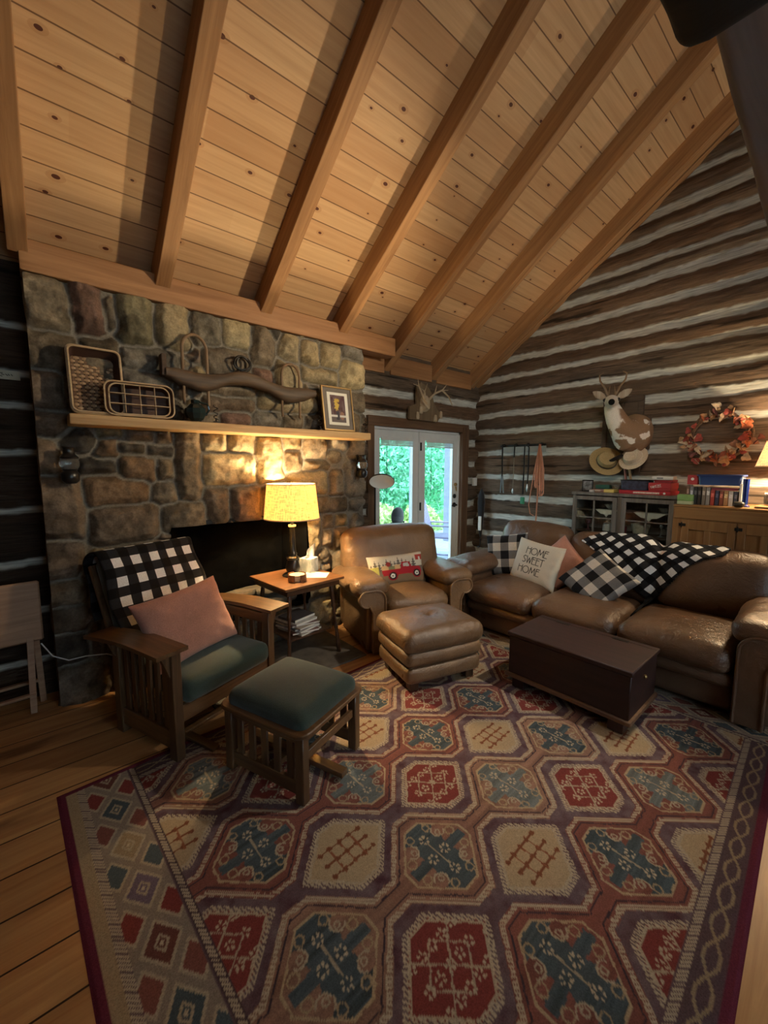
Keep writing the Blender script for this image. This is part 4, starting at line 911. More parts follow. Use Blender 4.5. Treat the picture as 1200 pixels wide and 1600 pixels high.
# paper
V = []
for i in range(13):
    for j in range(13):
        x = (i/12-.5)*.17; y = (j/12-.5)*.22; V.append((x, y, .0015+.006*max(0, float(vnoise(x*16, y*14, 1, 4)))+.018*max(0, (i/12-.75))**2*4*(j/12)))
t = NT('printed_paper'); v = t.coord(); sp = t.new('ShaderNodeSeparateXYZ'); t.link(v, sp.inputs[0]); ln = t.math('GREATER_THAN', t.math('FRACT', t.math('MULTIPLY', sp.outputs[1], 75.0)), .7)
nz = t.math('GREATER_THAN', t.noise(t.coord('Object', (160, 10, 1)), 1, 1), .5); t.col(t.mix(t.math('MULTIPLY', t.math('MULTIPLY', ln, nz), .5), (.76, .76, .66), (.3, .3, .3))); t.prm(Roughness=.8)
o = gridmesh('paper_sheet', np.array(V), 13, 13, t.m); o.location = tw(.125, -.085, TH); o.rotation_euler = (0, 0, math.radians(48)); setp(o, 'curled white sheet of paper lying on the right of the side table', 'paper')
# magazines on the lower shelf
cols = [(.50, .47, .40), (.22, .10, .08), (.55, .52, .48), (.10, .13, .17), (.42, .36, .28), (.14, .05, .05), (.58, .55, .5), (.06, .06, .07)]
lbs = ['lowest magazine of the pile on the side table shelf', 'dark red magazine, second from the bottom of the pile', 'pale magazine, third from the bottom of the pile', 'navy magazine in the middle of the pile', 'tan magazine above the navy one in the pile', 'dark maroon magazine near the top of the pile', 'light grey magazine second from the top of the pile', 'black folder lying on top of the magazine pile']
z = SH; rg = random.Random(3)
for k, c in enumerate(cols):
    h = rg.choice([.011, .014, .018]) if k < 7 else .022
    m = MB(); root = thing('magazine', lbs[k], 'magazine', tw(rg.uniform(-.02, .02)-.01, rg.uniform(-.02, .02)-.02, z), TA+rg.uniform(-.22, .22), 'magazines on the side table shelf')
    w = .115; d = .145 if k < 7 else .10
    MB().box(-w+.002, w-.002, -d+.002, d-.002, .0012, h-.0012, 0).build('pages', MT['paper'], root, smooth=0)
    m = MB(); cvm = plain('magazine_cover_%d' % k, c, .4, var=.25, scale=25); m.box(-w, w, -d, d, 0, .0012, 0); m.box(-w, w, -d, d, h-.0012, h, 0); m.box(-w, -w+.0012, -d, d, 0, h, 0); m.build('cover', cvm, root, smooth=0)
    z += h+.0005
# floor lamp with dish shade behind the leather armchair
root = thing('floor_lamp', 'black pharmacy floor lamp with a round dish shade behind the leather armchair', 'floor lamp', (2.80, 3.46, 0))
MB().lathe([(.12, 0), (.12, .015), (.03, .03), (.012, .04)], n=28).build('base', MT['black'], root)
MB().tube([(0, 0, .03), (0, 0, 1.2), (0, 0, 1.42)], .009, 10).build('pole', MT['iron'], root)
MB().tube([(0, 0, 1.42), (-.02, -.02, 1.475), (-.03, -.07, 1.50), (-.03, -.12, 1.50)], .007, 10).build('arm', MT['iron'], root)
m = MB(M=Matrix.Translation((-.03, -.15, 1.44)) @ Matrix.Rotation(math.radians(-40), 4, 'Z') @ Matrix.Rotation(math.radians(-36), 4, 'X') @ Matrix.Scale(.78, 4)); m.lathe([(.172, 0), (.175, .004), (.165, .024), (.12, .052), (.05, .070), (.032, .075), (.032, .115), (.018, .125)], n=32)
m.f = [f for f in m.f if len(f) == 4 or max(f) > 200]; m.build('dish_shade', MT['iron'], root)
m = MB(M=Matrix.Translation((-.03, -.15, 1.44)) @ Matrix.Rotation(math.radians(-40), 4, 'Z') @ Matrix.Rotation(math.radians(-36), 4, 'X') @ Matrix.Scale(.78, 4)); m.lathe([(.168, .001), (.155, .022), (.11, .047), (.045, .064), (.0, .066)], n=32); m.f = [f for f in m.f if len(f) == 4]; m.build('shade_lining', MT['white'], root)
# truck pillow on the leather armchair
def inpoly(U, V, P):
    r = np.zeros(U.shape, bool); j = len(P)-1
    for i in range(len(P)):
        xi, yi = P[i]; xj, yj = P[j]; c = ((yi > V) != (yj > V)); r ^= c & (U < (xj-xi)*(V-yi)/((yj-yi) if yj != yi else 1e-9)+xi); j = i
    return r
def truck(U, V):
    c = np.zeros((len(U), 3)); c[:] = (.60, .56, .46)
    brown = (.17, .14, .11)
    hills = V < .10+.10*np.sin(U*5+1)*.4; c[hills] = brown
    for k, x in enumerate(np.linspace(-.95, .95, 15)):
        h = .45+.35*((k*37) % 10)/10
        t_ = (np.abs(U-x) < (h-V)*.14*(1+.5*np.sin(V*40))) & (V > -.05) & (V < h) & (x < .55); c[t_] = (.13, .115, .10)
    c[(V < -.30+.05*np.sin(U*4))] = (.22, .15, .09)
    c[(U < -.72) & (V < .25)] = (.50, .45, .12); c[(U < -.80) & (np.abs(np.sin(U*40+V*9)) < .3) & (V < .2)] = (.30, .36, .10)
    r1 = (.38, .025, .035)
    body = inpoly(U, V, [(-.62, .0), (.05, .04), (.10, .42), (.38, .40), (.46, .08), (.78, .02), (.84, -.16), (.82, -.36), (-.58, -.34)]); c[body] = r1
    c[inpoly(U, V, [(.14, .12), (.17, .34), (.33, .33), (.38, .10)])] = (.50, .50, .46)
    c[(np.abs(U-.10) < .008) & (V < .1) & (V > -.32)] = (.12, .01, .01)
    for x0, x1 in ((-.6, -.36), (-.14, .04)): c[(U > x0) & (U < x1) & (V > .02) & (V < .28)] = (.62, .42, .22)
    c[(U > -.36) & (U < -.14) & (V > .02) & (V < .2)] = (.2, .22, .12)
    c[(np.hypot((U+.36), (V-.36)*.55) < .08)] = (.3, .04, .04)
    for x in (-.25, .62):
        r = np.hypot((U-x)*1.75, V+.38); c[r < .30] = (.30, .02, .03); c[r < .23] = (.02, .02, .02); c[r < .14] = (.7, .7, .66); c[r < .05] = (.1, .1, .1)
    b = (U > .66) & (V > .45) & (V < .8); c[b] = (.42, .06, .05); c[b & (U > .78) & (U < .86) & (V < .65)] = (.7, .68, .6)
    return c
pm = painted('printed_pillow_cloth', .9, 300, .15, .3, .002, .15)
o = pillow_mesh('printed_pillow', .60, .30, .14, pm, n=110, seed=5, paint=truck, wr=.006, back=fabric('pillow_back_tan', (.30, .22, .14)))
CH = Matrix.Translation((2.605, 2.865, 0)) @ Matrix.Rotation(math.radians(-15), 4, 'Z')
o.matrix_world = CH @ Matrix.Translation((-.02, -.055, .475)) @ Matrix.Rotation(math.radians(-20), 4, 'X') @ Matrix.Rotation(math.radians(-1), 4, 'Y')
setp(o, 'oblong pillow printed with a red truck and snowy trees on the leather armchair', 'pillow')
# ------------------------------------------------------------------ sofa pillows and throw
SF = Matrix.Translation((3.70, 1.47, 0)) @ Matrix.Rotation(math.radians(-88.5), 4, 'Z')   # local x runs towards the camera side (right arm), local -y is the front
def sofapil(o, x, y, z, rz, tilt, roll): o.matrix_world = SF @ Matrix.Translation((x, y, z)) @ Matrix.Rotation(math.radians(rz), 4, 'Z') @ Matrix.Rotation(math.radians(-tilt), 4, 'X') @ Matrix.Translation((0, 0, .2)) @ Matrix.Rotation(math.radians(roll), 4, 'Y') @ Matrix.Translation((0, 0, -.2)); return o
GL = {'H': [[(0, 0), (0, 1)], [(.55, 0), (.55, 1)], [(0, .72), (.55, .76)]], 'O': [[(.42+.42*math.cos(a*math.pi/8), .5+.5*math.sin(a*math.pi/8)) for a in range(17)]],
      'M': [[(0, 0), (.12, 1), (.38, .25), (.66, 1), (.78, 0)]], 'E': [[(.42, 0), (0, 0), (0, 1), (.42, 1)], [(0, .72), (.36, .72)]],
      'S': [[(.42, .9), (.2, 1), (.02, .8), (.1, .62), (.34, .42), (.42, .2), (.22, 0), (0, .1)]], 'W': [[(0, 1), (.18, 0), (.36, .8), (.54, 0), (.72, 1)]], 'T': [[(.22, 0), (.22, 1)], [(-.04, .95), (.48, 1)]]}
def segs(word, x0, y0, h, gap=.12, ws=1.0):
    out = []; x = x0
    for ch in word:
        wmax = max(p[0] for s_ in GL[ch] for p in s_)
        for s_ in GL[ch]:
            for a, b in zip(s_, s_[1:]): out.append((x+a[0]*h*ws, y0+a[1]*h, x+b[0]*h*ws, y0+b[1]*h))
        x += (wmax+gap)*h*ws
    return out
SG = segs('HOME', -.40, .34, .31)+segs('SWEET', -.45, -.08, .31)+segs('HOME', -.54, -.54, .31, .14)
def homesweet(U, V):
    c = np.zeros((len(U), 3)); c[:] = (.66, .61, .50); d = np.full(len(U), 9.)
    for (a, b, e, f) in SG:
        dx, dy = e-a, f-b; t_ = np.clip(((U-a)*dx+(V-b)*dy)/(dx*dx+dy*dy), 0, 1); d = np.minimum(d, np.hypot(U-a-t_*dx, V-b-t_*dy))
    w = np.clip((.020-d)/.008, 0, 1)[:, None]; return c*(1-w)+np.array([.03, .025, .025])*w
cm_ = painted('canvas_with_lettering', .9, 300, .1, .3, .002, .15)
o = pillow_mesh('lettered_pillow', .50, .43, .14, cm_, n=190, seed=9, paint=homesweet, wr=.006, back=MT['cream'])
sofapil(o, -.56, -.10, .462, -6, 18, 5); setp(o, 'cream pillow lettered HOME SWEET HOME on the left sofa cushion', 'pillow')
o = pillow_mesh('gingham_pillow', .44, .44, .14, MT['gingham'], seed=14); sofapil(o, -.90, -.01, .475, 12, 14, -9); setp(o, 'grey and white checked pillow against the left sofa arm, partly behind the lettered pillow', 'pillow')
o = pillow_mesh('throw_pillow', .40, .40, .14, MT['pink'], seed=15); sofapil(o, -.40, .06, .49, -4, 22, 40); setp(o, 'pink pillow peeking out behind the lettered pillow on the sofa', 'pillow')
o = pillow_mesh('gingham_pillow', .46, .46, .15, MT['gingham'], seed=16); sofapil(o, .01, -.20, .455, 3, 40, 36); setp(o, 'grey and white checked pillow lying tilted at the middle of the sofa below the throw', 'pillow')
# throw over the sofa back, draped on the cushions by casting rays at them
from mathutils.bvhtree import BVHTree
bpy.context.view_layer.update()
sofa = next(o for o in C.objects if o.name.startswith('leather_sofa')); SFi = SF.inverted()
vv = []; ff = []
for ch in sofa.children:
    if ch.name.split('.')[0] in ('back_cushion', 'seat_cushion', 'back_frame'):
        Mx = SFi @ ch.matrix_world; n0 = len(vv); vv += [Mx @ v_.co for v_ in ch.data.vertices]; ff += [tuple(q+n0 for q in p_.vertices) for p_ in ch.data.polygons]
bvh = BVHTree.FromPolygons(vv, ff)
AX = (.36, .80)
n = 100; gx = np.linspace(-.30, .92, n); gs = np.linspace(-.22, .62, n)
Y = np.zeros((n, n)); Z = np.zeros((n, n))
for a_, x in enumerate(gx):
    for b_, s_ in enumerate(gs):
        if s_ < .20:
            ph = math.radians(68)+(s_+.22)/.42*math.radians(112)   # from the rear top round to the front
            d = Vector((0, math.cos(ph), math.sin(ph))); o_ = Vector((x, AX[0], AX[1]))+d*1.0; h = bvh.ray_cast(o_, -d)[0]; dist = (h-Vector((x, AX[0], AX[1]))).length if h else .12
            Y[a_, b_], Z[a_, b_] = AX[0]+d.y*dist, AX[1]+d.z*dist
        else:
            z_ = AX[1]-(s_-.20); h = bvh.ray_cast(Vector((x, -.9, z_)), Vector((0, 1, 0)))[0]
            Y[a_, b_], Z[a_, b_] = (h.y if h else .2), z_
for A_, sg_ in ((Y, -1), (Z, 1)):      # a cloth spans the gaps between cushions
    for _ in range(14):
        B_ = A_.copy(); B_[1:-1] = (A_[:-2]+A_[2:]+2*A_[1:-1])/4; A_[:] = np.minimum(A_, B_+.0008) if sg_ < 0 else np.maximum(A_, B_-.0008)
poly = [(-.24, .06), (-.10, -.10), (.40, -.17), (.84, -.12), (.80, .0), (.62, .16), (.50, .34), (.37, .53), (.20, .42), (.02, .26)]
V = []; UV = []; kx = []
ca, sa = math.cos(math.radians(40)), math.sin(math.radians(40))
for a_, x in enumerate(gx):
    for b_, s_ in enumerate(gs):
        w_ = .014+.006*float(vnoise(x*6, s_*6, 0, 5))+.005*math.sin((x*ca-s_*sa)*30); f_ = min(1, max(0, (s_+.1)/.3))
        V.append((x, Y[a_, b_]-w_*f_, Z[a_, b_]+w_*(1-f_*.6))); UV.append((x*ca+s_*sa+2, -x*sa+s_*ca+2)); kx.append((x, s_))
kx = np.array(kx).reshape(n, n, 2); kc = (kx[:-1, :-1]+kx[1:, 1:])/2; km = inpoly(kc[..., 0].ravel(), kc[..., 1].ravel(), poly)
thr = check('throw_check', .112, (.004, .004, .005), (.020, .020, .023), (.80, .80, .78))
o = gridmesh('checked_throw', np.array(V), n, n, thr, uv=np.array(UV), mask=lambda c: km); o.matrix_world = SF; sm = o.modifiers.new('thick', 'SOLIDIFY'); sm.thickness = .010; sm.offset = 0
setp(o, 'black and white checked throw draped cornerwise over the back of the sofa', 'throw blanket')
# ------------------------------------------------------------------ mantel and what stands on it
m = MB().rbox(1.325, 3.245, 1.885, 2.30, .25, .065, .008, 24, fn=lambda P, N: P+np.stack([0*P[:, 0], .006*fbm(P[:, 0]*3, P[:, 2]*9, 0, 2), .004*fbm(P[:, 0]*2.2, P[:, 1]*9, 7, 2)], 1))
setp(m.build('mantel_shelf', MT['mantel'], smooth=30), 'thick pale oak mantel shelf across the stone chimney', 'shelf')
MZ = 1.922
bk = wood('basket_splint', (.13, .065, .03), (.26, .15, .075), 0, 1, .6); bkl = wood('basket_rim', (.42, .28, .15), (.66, .50, .30), 0, 1, .55); bkd = wood('basket_dark', (.05, .022, .014), (.10, .045, .028), 0, 1, .6)
def rr3(hw, hd, r, z): return [(x, y, z) for x, y in rrect(hw, hd, r, 5)]
# flat woven tray basket standing on its long side (opening faces the room)
root = thing('woven_basket', 'tall rectangular woven basket leaning on the stones at the left end of the mantel', 'basket', (.335, 3.20, MZ+.004)); root.rotation_euler = (math.radians(-8), 0, math.radians(4))
Mb = Matrix.Translation((0, .085, .212)) @ Matrix.Rotation(math.pi/2, 4, 'X')
m = MB(M=Mb); m.loft([rr3(.115, .175, .02, 0), rr3(.137, .205, .03, .10)], caps=False); m.loft([rr3(.112, .172, .02, .003), rr3(.133, .201, .03, .10)], caps=False); m.build('basket_wall', bkd, root)
for zz, hw_, hd_ in ((.092, .142, .209), (.103, .136, .203)): MB(M=Mb).tube(rr3(hw_, hd_, .035, zz), .0065, 6, closed=True).build('rim', bkl, root)
m = MB(M=Mb)
for i in range(10):
    x = -.104+i*.023; pts = [(x, -.172+.344*k/44, .006+.0035*math.sin(math.pi*(k/44*15+i))) for k in range(45)]
    for a, b in zip(pts, pts[1:]): m.bar(a, b, .015, .002, 0, up=(0, 0, 1))
m.build('woven_bottom', bk, root); m = MB(M=Mb)
for j in range(15):
    y = -.161+j*.023; pts = [(-.114+.228*k/30, y, .006-.0035*math.sin(math.pi*(k/30*10+j))) for k in range(31)]
    for a, b in zip(pts, pts[1:]): m.bar(a, b, .016, .002, 0, up=(0, 0, 1))
m.build('woven_bottom', wood('basket_weft', (.34, .20, .10), (.56, .37, .20), 0, 1, .6), root)
MB(M=Mb).box(-.115, .115, -.174, .174, -.004, -.001, 0).build('dark_gap_sheet', MT['soot_and_gap'], root)  # black sheet added behind the weave to stand in for shade in the gaps
# second basket, deeper, with compartment grid
root = thing('woven_basket', 'low divided basket with a pale rim and grid, in front of the taller basket', 'basket', (.565, 3.165, MZ+.004)); root.rotation_euler = (math.radians(-6), 0, math.radians(-2))
Mb = Matrix.Translation((0, .05, .112)) @ Matrix.Rotation(math.pi/2, 4, 'X')
m = MB(M=Mb); m.loft([rr3(.17, .090, .04, -.03), rr3(.195, .106, .045, .055)], caps=False); m.loft([rr3(.167, .087, .04, -.028), rr3(.191, .102, .045, .055)], caps=False); m.build('basket_wall', bkd, root)
m = MB(M=Mb); m.loft([rr3(.168, .088, .04, -.03), rr3(.168, .088, .04, -.025)]); m.build('basket_bottom', bkd, root)
for zz, hw_, hd_ in ((.055, .199, .109), (.042, .175, .098)): MB(M=Mb).tube(rr3(hw_, hd_, .05, zz), .0055, 6, closed=True).build('rim', bkl, root)
m = MB(M=Mb)
for x in (-.087, 0, .087): m.bar((x, -.095, .036), (x, .095, .036), .0035, .03, 0)
for y in (-.033, .033): m.bar((-.17, y, .038), (.17, y, .038), .0045, .032, 0)
m.build('divider_grid', bkl, root)
# dark glass jar
root = thing('glass_jug', 'dark faceted glass jug on the mantel under the left half of the yoke', 'jug', (.915, 3.20, MZ+.002))
gb = plain('dark_glass', (.02, .035, .035), .08, coat_Weight=1.0) if 0 else plain('dark_glass', (.015, .028, .028), .1)
m = MB(); m.lathe([(.035, 0), (.058, .02), (.075, .055), (.070, .09), (.045, .115), (.028, .13), (.032, .15), (.024, .152)], n=9); m.build('body', gb, root, smooth=0)
MB().tube([(.03, 0, .14), (.085, 0, .13), (.095, 0, .09), (.07, 0, .05)], .008, 8).build('handle', gb, root)
# ox yoke
root = thing('ox_yoke', 'long carved wooden ox yoke with two bent bows hanging above the mantel', 'ox yoke', (1.34, 3.27, 2.25))
n = 70; rings = []
for k in range(n+1):
    q = k/n; x = -.60+1.2*q; s_ = abs(x)
    zc = .050*math.exp(-((x+.02)/.20)**2)-.028*math.exp(-((s_-.34)/.13)**2)+.012*float(sstep(.48, .6, s_))-.012-.015*x
    hh = .054+.012*math.exp(-((s_-.36)/.12)**2)-.008*math.exp(-((s_-.18)/.06)**2)-.020*float(sstep(.50, .60, s_)); ww = .050
    rings.append([(x, ww*math.cos(a)*(1 if abs(math.cos(a)) > .3 else 1), zc+hh*(abs(math.sin(a))**.6)*(1 if math.sin(a) > 0 else -1)) for a in [2*math.pi*j/16 for j in range(16)]])
m = MB(); m.loft(rings); m.build('beam', MT['yoke'], root, smooth=50)
m = MB().box(-.625, -.59, -.035, .035, -.02, .13, .006); m.build('end_peg', MT['oldwood'], root)
for cx, w, hgt, z0 in ((-.395, .085, .30, -.02), (.375, .082, .245, -.05)):
    pts = [(cx-w, -.005, -.18+z0)]+[(cx-w*math.cos(a*math.pi/18), -.005, z0+.02+hgt-w*1.25+w*1.25*math.sin(a*math.pi/18)) for a in range(19)]+[(cx+w, -.005, -.18+z0)]
    MB().tube(pts, .011, 8).build('bow', MT['bow'], root)
MB().tube([(-.045+.062*math.cos(k*math.pi/12), -.01+.01*math.sin(k*math.pi/6), .155+.052*math.sin(k*math.pi/12)) for k in range(24)], .009, 8, closed=True).build('iron_ring', MT['iron'], root)
MB().tube([(-.02+.058*math.cos(k*math.pi/12), .02, .155+.055*math.sin(k*math.pi/12)) for k in range(24)], .008, 8, closed=True).build('iron_ring', MT['iron'], root)
MB().tube([(-.04, 0, .06), (-.04, 0, .11)], .02, 8).build('ring_staple', MT['iron'], root)
# framed picture
root = thing('framed_picture', 'gold-edged framed picture with white mat at the right end of the mantel', 'picture', (2.165, 3.19, MZ+.003)); root.rotation_euler = (math.radians(-9), 0, math.radians(-2))
fw, fh = .165, .41
gold = plain('gold_frame', (.36, .24, .10), .4, .6); m = MB()
for a in ((-fw, -fw+.016, 0, fh), (fw-.016, fw, 0, fh), (-fw, fw, 0, .016), (-fw, fw, fh-.016, fh)): m.box(a[0], a[1], -.012, .012, a[2], a[3], .003)
m.build('frame', gold, root)
MB().box(-fw+.014, fw-.014, -.004, .008, .014, fh-.014, 0).build('outer_mat', plain('grey_mat', (.16, .14, .12), .8), root)
MB().box(-fw+.058, fw-.055, -.0055, -.004, .055, fh-.055, 0).build('inner_mat', MT['paper'], root)
def pic(U, V):
    c = np.zeros((len(U), 3)); c[:] = (.10, .055, .06); c += (.05*vnoise(U*4, V*4, 0, 3))[:, None]
    for x, y, r in ((-.25, .55, .22), (.05, .62, .16), (-.2, .1, .26), (-.05, .25, .2), (-.3, .35, .15)): c[np.hypot(U-x, (V-y)*1.3) < r*(1+.3*np.sin(np.arctan2(V-y, U-x)*6))] = (.55, .38, .06)
    c[(V < -.62)] = (.10, .08, .08); c[(np.abs(U+.1) < .2) & (V < -.2) & (V > -.8)] = (.03, .025, .04); c[np.hypot(U-.5, V+.5) < .3] = (.25, .13, .09)
    c[(V < -.45) & (V > -.6) & (np.abs(U) > .15)] = (.6, .58, .55); return np.clip(c, 0, 1)
g = np.linspace(-1, 1, 40); U_, V_ = np.meshgrid(g, g, indexing='ij')
gridmesh('printed_picture', np.stack([U_*.078, np.full(U_.shape, -.0062), .205+V_*.125], -1).reshape(-1, 3), 40, 40, painted('picture_print', .5, 50, .1, .0), root, col=pic(U_.ravel(), V_.ravel()))
for x, zz, lb in ((1.045, 0, 'small dark iron twisted candle holder on the mantel under the middle of the yoke'), (1.94, 0, 'small dark iron scroll at the left foot of the framed picture'), (2.44, 0, 'small dark iron candle holder at the far right end of the mantel')):
    root = thing('candle_holder', lb, 'candle holder', (x, 3.16, MZ+.002))
    MB().lathe([(.022, 0), (.022, .004), (.005, .008), (.004, .03)], n=12).build('base', MT['iron'], root)
    MB().tube([(.016*math.cos(k*.7), .012*math.sin(k*.7), .02+k*.0045) for k in range(24)], .003, 6).build('scroll', MT['iron'], root)
# sconce oil lamps on the chimney
for x, z, lb in ((.165, 1.60, 'dark wall oil lamp on the left of the chimney below the mantel'), (2.47, 1.60, 'dark wall oil lamp with glass band on the right edge of the chimney')):
    root = thing('wall_oil_lamp', lb, 'wall lamp', (x, 3.255, z))
    MB().lathe([(.03, -.11), (.048, -.09), (.05, -.05), (.035, -.03), (.042, -.02)], n=20).build('font', MT['black'], root)
    gm_ = NT('lamp_chimney_glass%g' % x); gm_.prm(Roughness=.05, Transmission_Weight=.9, IOR=1.45); gm_.col((.75, .75, .7))
    MB().lathe([(.040, -.02), (.052, .0), (.052, .03), (.042, .05)], n=20).build('glass_band', gm_.m, root)
    MB().lathe([(.046, .045), (.05, .055), (.032, .075), (.030, .105), (.036, .115), (.0, .12)], n=20).build('cap', MT['black'], root)
    m = MB(); m.box(-.025, .025, .06, .072, -.10, .12, .003); m.bar((0, .06, -.06), (0, .02, -.06), .02, .012); m.build('bracket', MT['black'], root)
# ------------------------------------------------------------------ left corner: folded tray table, cord, sign
root = thing('folding_tray_table', 'folded wooden tray table standing in the dark corner left of the chimney', 'tray table', (-.20, 3.43, 0), math.radians(4))
ft = wood('tray_wood', (.34, .19, .11), (.52, .32, .19), 0, 1, .5)
MB().box(-.30, .165, -.012, .012, .46, .86, .018).build('tray_top', ft, root)
for x in (-.22, .12):
    m = MB(); m.bar((x, .03, .70), (x+.02, .09, 0), .035, .02); m.build('leg', ft, root)
    m = MB(); m.bar((x-.02, .01, .62), (x-.04, -.05, 0), .035, .02); m.build('leg', ft, root)
MB().bar((-.25, -.04, .12), (.10, -.04, .12), .03, .018).build('stretcher', ft, root)
MB().bar((-.22, .08, .16), (.13, .08, .16), .03, .018).build('stretcher', ft, root)
o = MB().tube([(-.05, 3.34, .47), (.0, 3.31, .38), (.08, 3.30, .33), (.17, 3.29, .335), (.28, 3.24, .335), (.36, 3.2, .30)], .004, 6).build('power_cord', MT['white']); setp(o, 'thin white cord sagging between the tray table and the armchair', 'cord')
root = thing('paper_label', 'small pale paper label tacked on the log wall left of the chimney', 'label', (-.105, 3.598, 2.175))
MB().box(-.07, .07, -.002, .002, -.028, .028, 0).build('card', plain('label_card', (.52, .50, .38), .8), root)
mk = MB()
for a, b in (((-.03, .008), (-.012, .010)), ((-.028, -.006), (-.015, -.012)), ((.0, .004), (.012, -.006)), ((.012, .006), (.02, -.004)), ((-.02, .002), (-.005, -.002)), ((.026, .006), (.034, -.004))): mk.bar((a[0], -.0028, a[1]), (b[0], -.0028, b[1]), .003, .004, 0)
mk.build('pencil_marks', MT['iron'], root)
o = MB().box(-.06, .03, 3.612, 3.635, 1.1, 2.6, 0); 
# ------------------------------------------------------------------ door wall: antler plaque, switch, hanging garment
root = thing('antler_plaque', 'carved wooden plaque with small pale antlers above the glass doors', 'plaque', (3.70, 3.585, 2.33))
pl_ = [(-.29, -.17), (.20, -.17), (.27, -.08), (.20, -.02), (.13, .06), (.10, .16), (.02, .24), (-.10, .28), (-.17, .22), (-.17, .02), (-.29, -.02)]
m = MB(); m.prism(pl_, -.014, .012); m.build('board', wood('plaque_wood', (.13, .085, .045), (.24, .17, .095), 2, 1, .7), root, smooth=20)
m = MB(); m.loft([[(cx+r*math.cos(a)*.9, -.015-dy, cz+r*math.sin(a)*1.2) for a in [2*math.pi*j/14 for j in range(14)]] for cx, cz, r, dy in ((-.04, .03, .085, 0), (-.04, .03, .08, .03), (-.04, .01, .045, .06), (-.04, -.02, .02, .075))]); m.build('skull_cap', plain('bone', (.45, .36, .24), .7), root)
am = wood('antler_bone', (.38, .28, .17), (.60, .48, .32), 2, 1, .6)
for sx in (-1, 1):
    b = [(-.04+sx*.03, -.05, .07), (-.04+sx*.09, -.10, .15), (-.04+sx*.20, -.12, .20), (-.04+sx*(.30 if sx > 0 else .13), -.14, .13 if sx > 0 else .05), (-.04+sx*(.34 if sx > 0 else .06), -.17, .02 if sx > 0 else -.04)]
    m = MB(); m.tube(b, [.016, .014, .012, .009, .004], 8)
    m.tube([b[1], (b[1][0]-sx*.01, -.14, .24)], [.010, .003], 6); m.tube([b[2], (b[2][0]+sx*.05, -.15, .27)], [.009, .003], 6); m.tube([b[2], (b[2][0]+sx*.10, -.13, .21)], [.008, .003], 6); m.build('antler', am, root)
for x, z in ((-.11, -.05), (-.17, -.12), (.24, -.08), (.14, -.13)): MB().rbox(x, -.03, z, .05, .035, .09, .017, 6, fn=wrinkle(.006, 20, 3)).build('carved_knob', am, root)
root = thing('switch_plate', 'white light switch plate on the logs right of the glass doors', 'switch', (4.735, 3.60, 1.385))
MB().box(-.035, .04, -.004, .03, -.05, .06, .004).build('plate', MT['white'], root); MB().box(-.006, .006, -.014, 0, -.008, .014, .002).build('toggle', MT['white'], root)
root = thing('hanging_umbrella', 'folded black umbrella hanging in the corner beside the doors', 'umbrella', (4.70, 3.46, .62))
m = MB(); m.tube([(0, 0, 0), (0, 0, .04), (0, .0, .30), (.0, 0, .50), (0, 0, .62), (0, 0, .68)], [.006, .018, .040, .055, .035, .008], 10); m.build('canopy', fabric('black_nylon', (.02, .02, .022)), root)
MB().rbox(-.035, -.01, .20, .02, .05, .20, .008, 6).build('pale_strap', MT['paper'], root)
MB().tube([(0, 0, -.02), (0, 0, -.10), (-.02, 0, -.14), (-.05, 0, -.13)], .009, 8).build('handle', MT['black'], root)
# ------------------------------------------------------------------ gable wall: rack with leads
root = thing('hook_rack', 'narrow dark hook rack with four hooks on the log wall', 'rack', (4.765, 2.90, 1.875), math.radians(-90))
MB().box(-.32, .32, -.004, .012, -.012, .012, .002).build('rail', MT['iron'], root)
MB().box(-.30, .32, .008, .012, -.09, -.014, .0).build('back_plate', plain('grey_plate', (.30, .30, .27), .7), root)
HY = [-.26, -.08, .09, .27]
for x in HY:
    m = MB(); m.tube([(x, 0, 0), (x, -.03, -.01), (x, -.045, .0), (x, -.05, .02)], .005, 6); m.lathe([(.022, 0), (.022, .006), (.012, .010)], n=10, M=Matrix.Translation((x, -.004, .005)) @ Matrix.Rotation(math.pi/2, 4, 'X')); m.build('hook', MT['iron'], root)
rkM = root.matrix_basis.copy()
def hang(name, lb, cat, parts):
    root = D.objects.new(name, None); C.objects.link(root); root.matrix_world = rkM; setp(root, lb, cat)
    for nm, m, mt in parts: m.build(nm, mt, root)
blk = fabric('black_webbing', (.012, .012, .012)); steel = plain('steel', (.6, .6, .58), .3, 1.0)
x = HY[0]; hang('fly_swatter', 'black-handled tool with a grey forked end on the leftmost hook', 'tool', [('handle', MB().tube([(x, -.045, .0), (x, -.035, -.40)], .009, 8), MT['black']), ('forked_end', MB().tube([(x-.006, -.033, -.38), (x-.02, -.033, -.62)], .008, 6).tube([(x+.006, -.033, -.38), (x+.028, -.033, -.62)], .008, 6), plain('grey_plastic', (.16, .20, .21), .5))])
x = HY[1]; hang('chain_lead', 'thin lead with a steel clip on the second hook from the left', 'leash', [('strap', MB().tube([(x, -.045, 0), (x-.008, -.035, -.15)], .008, 6), blk), ('chain', MB().tube([(x-.008, -.035, -.14), (x-.012, -.035, -.54)], .004, 6), plain('tan_cord', (.22, .17, .11), .7)), ('clip', MB().lathe([(.003, 0), (.014, .02), (.011, .05), (.004, .07)], (x-.012, -.035, -.62), 10), steel)])
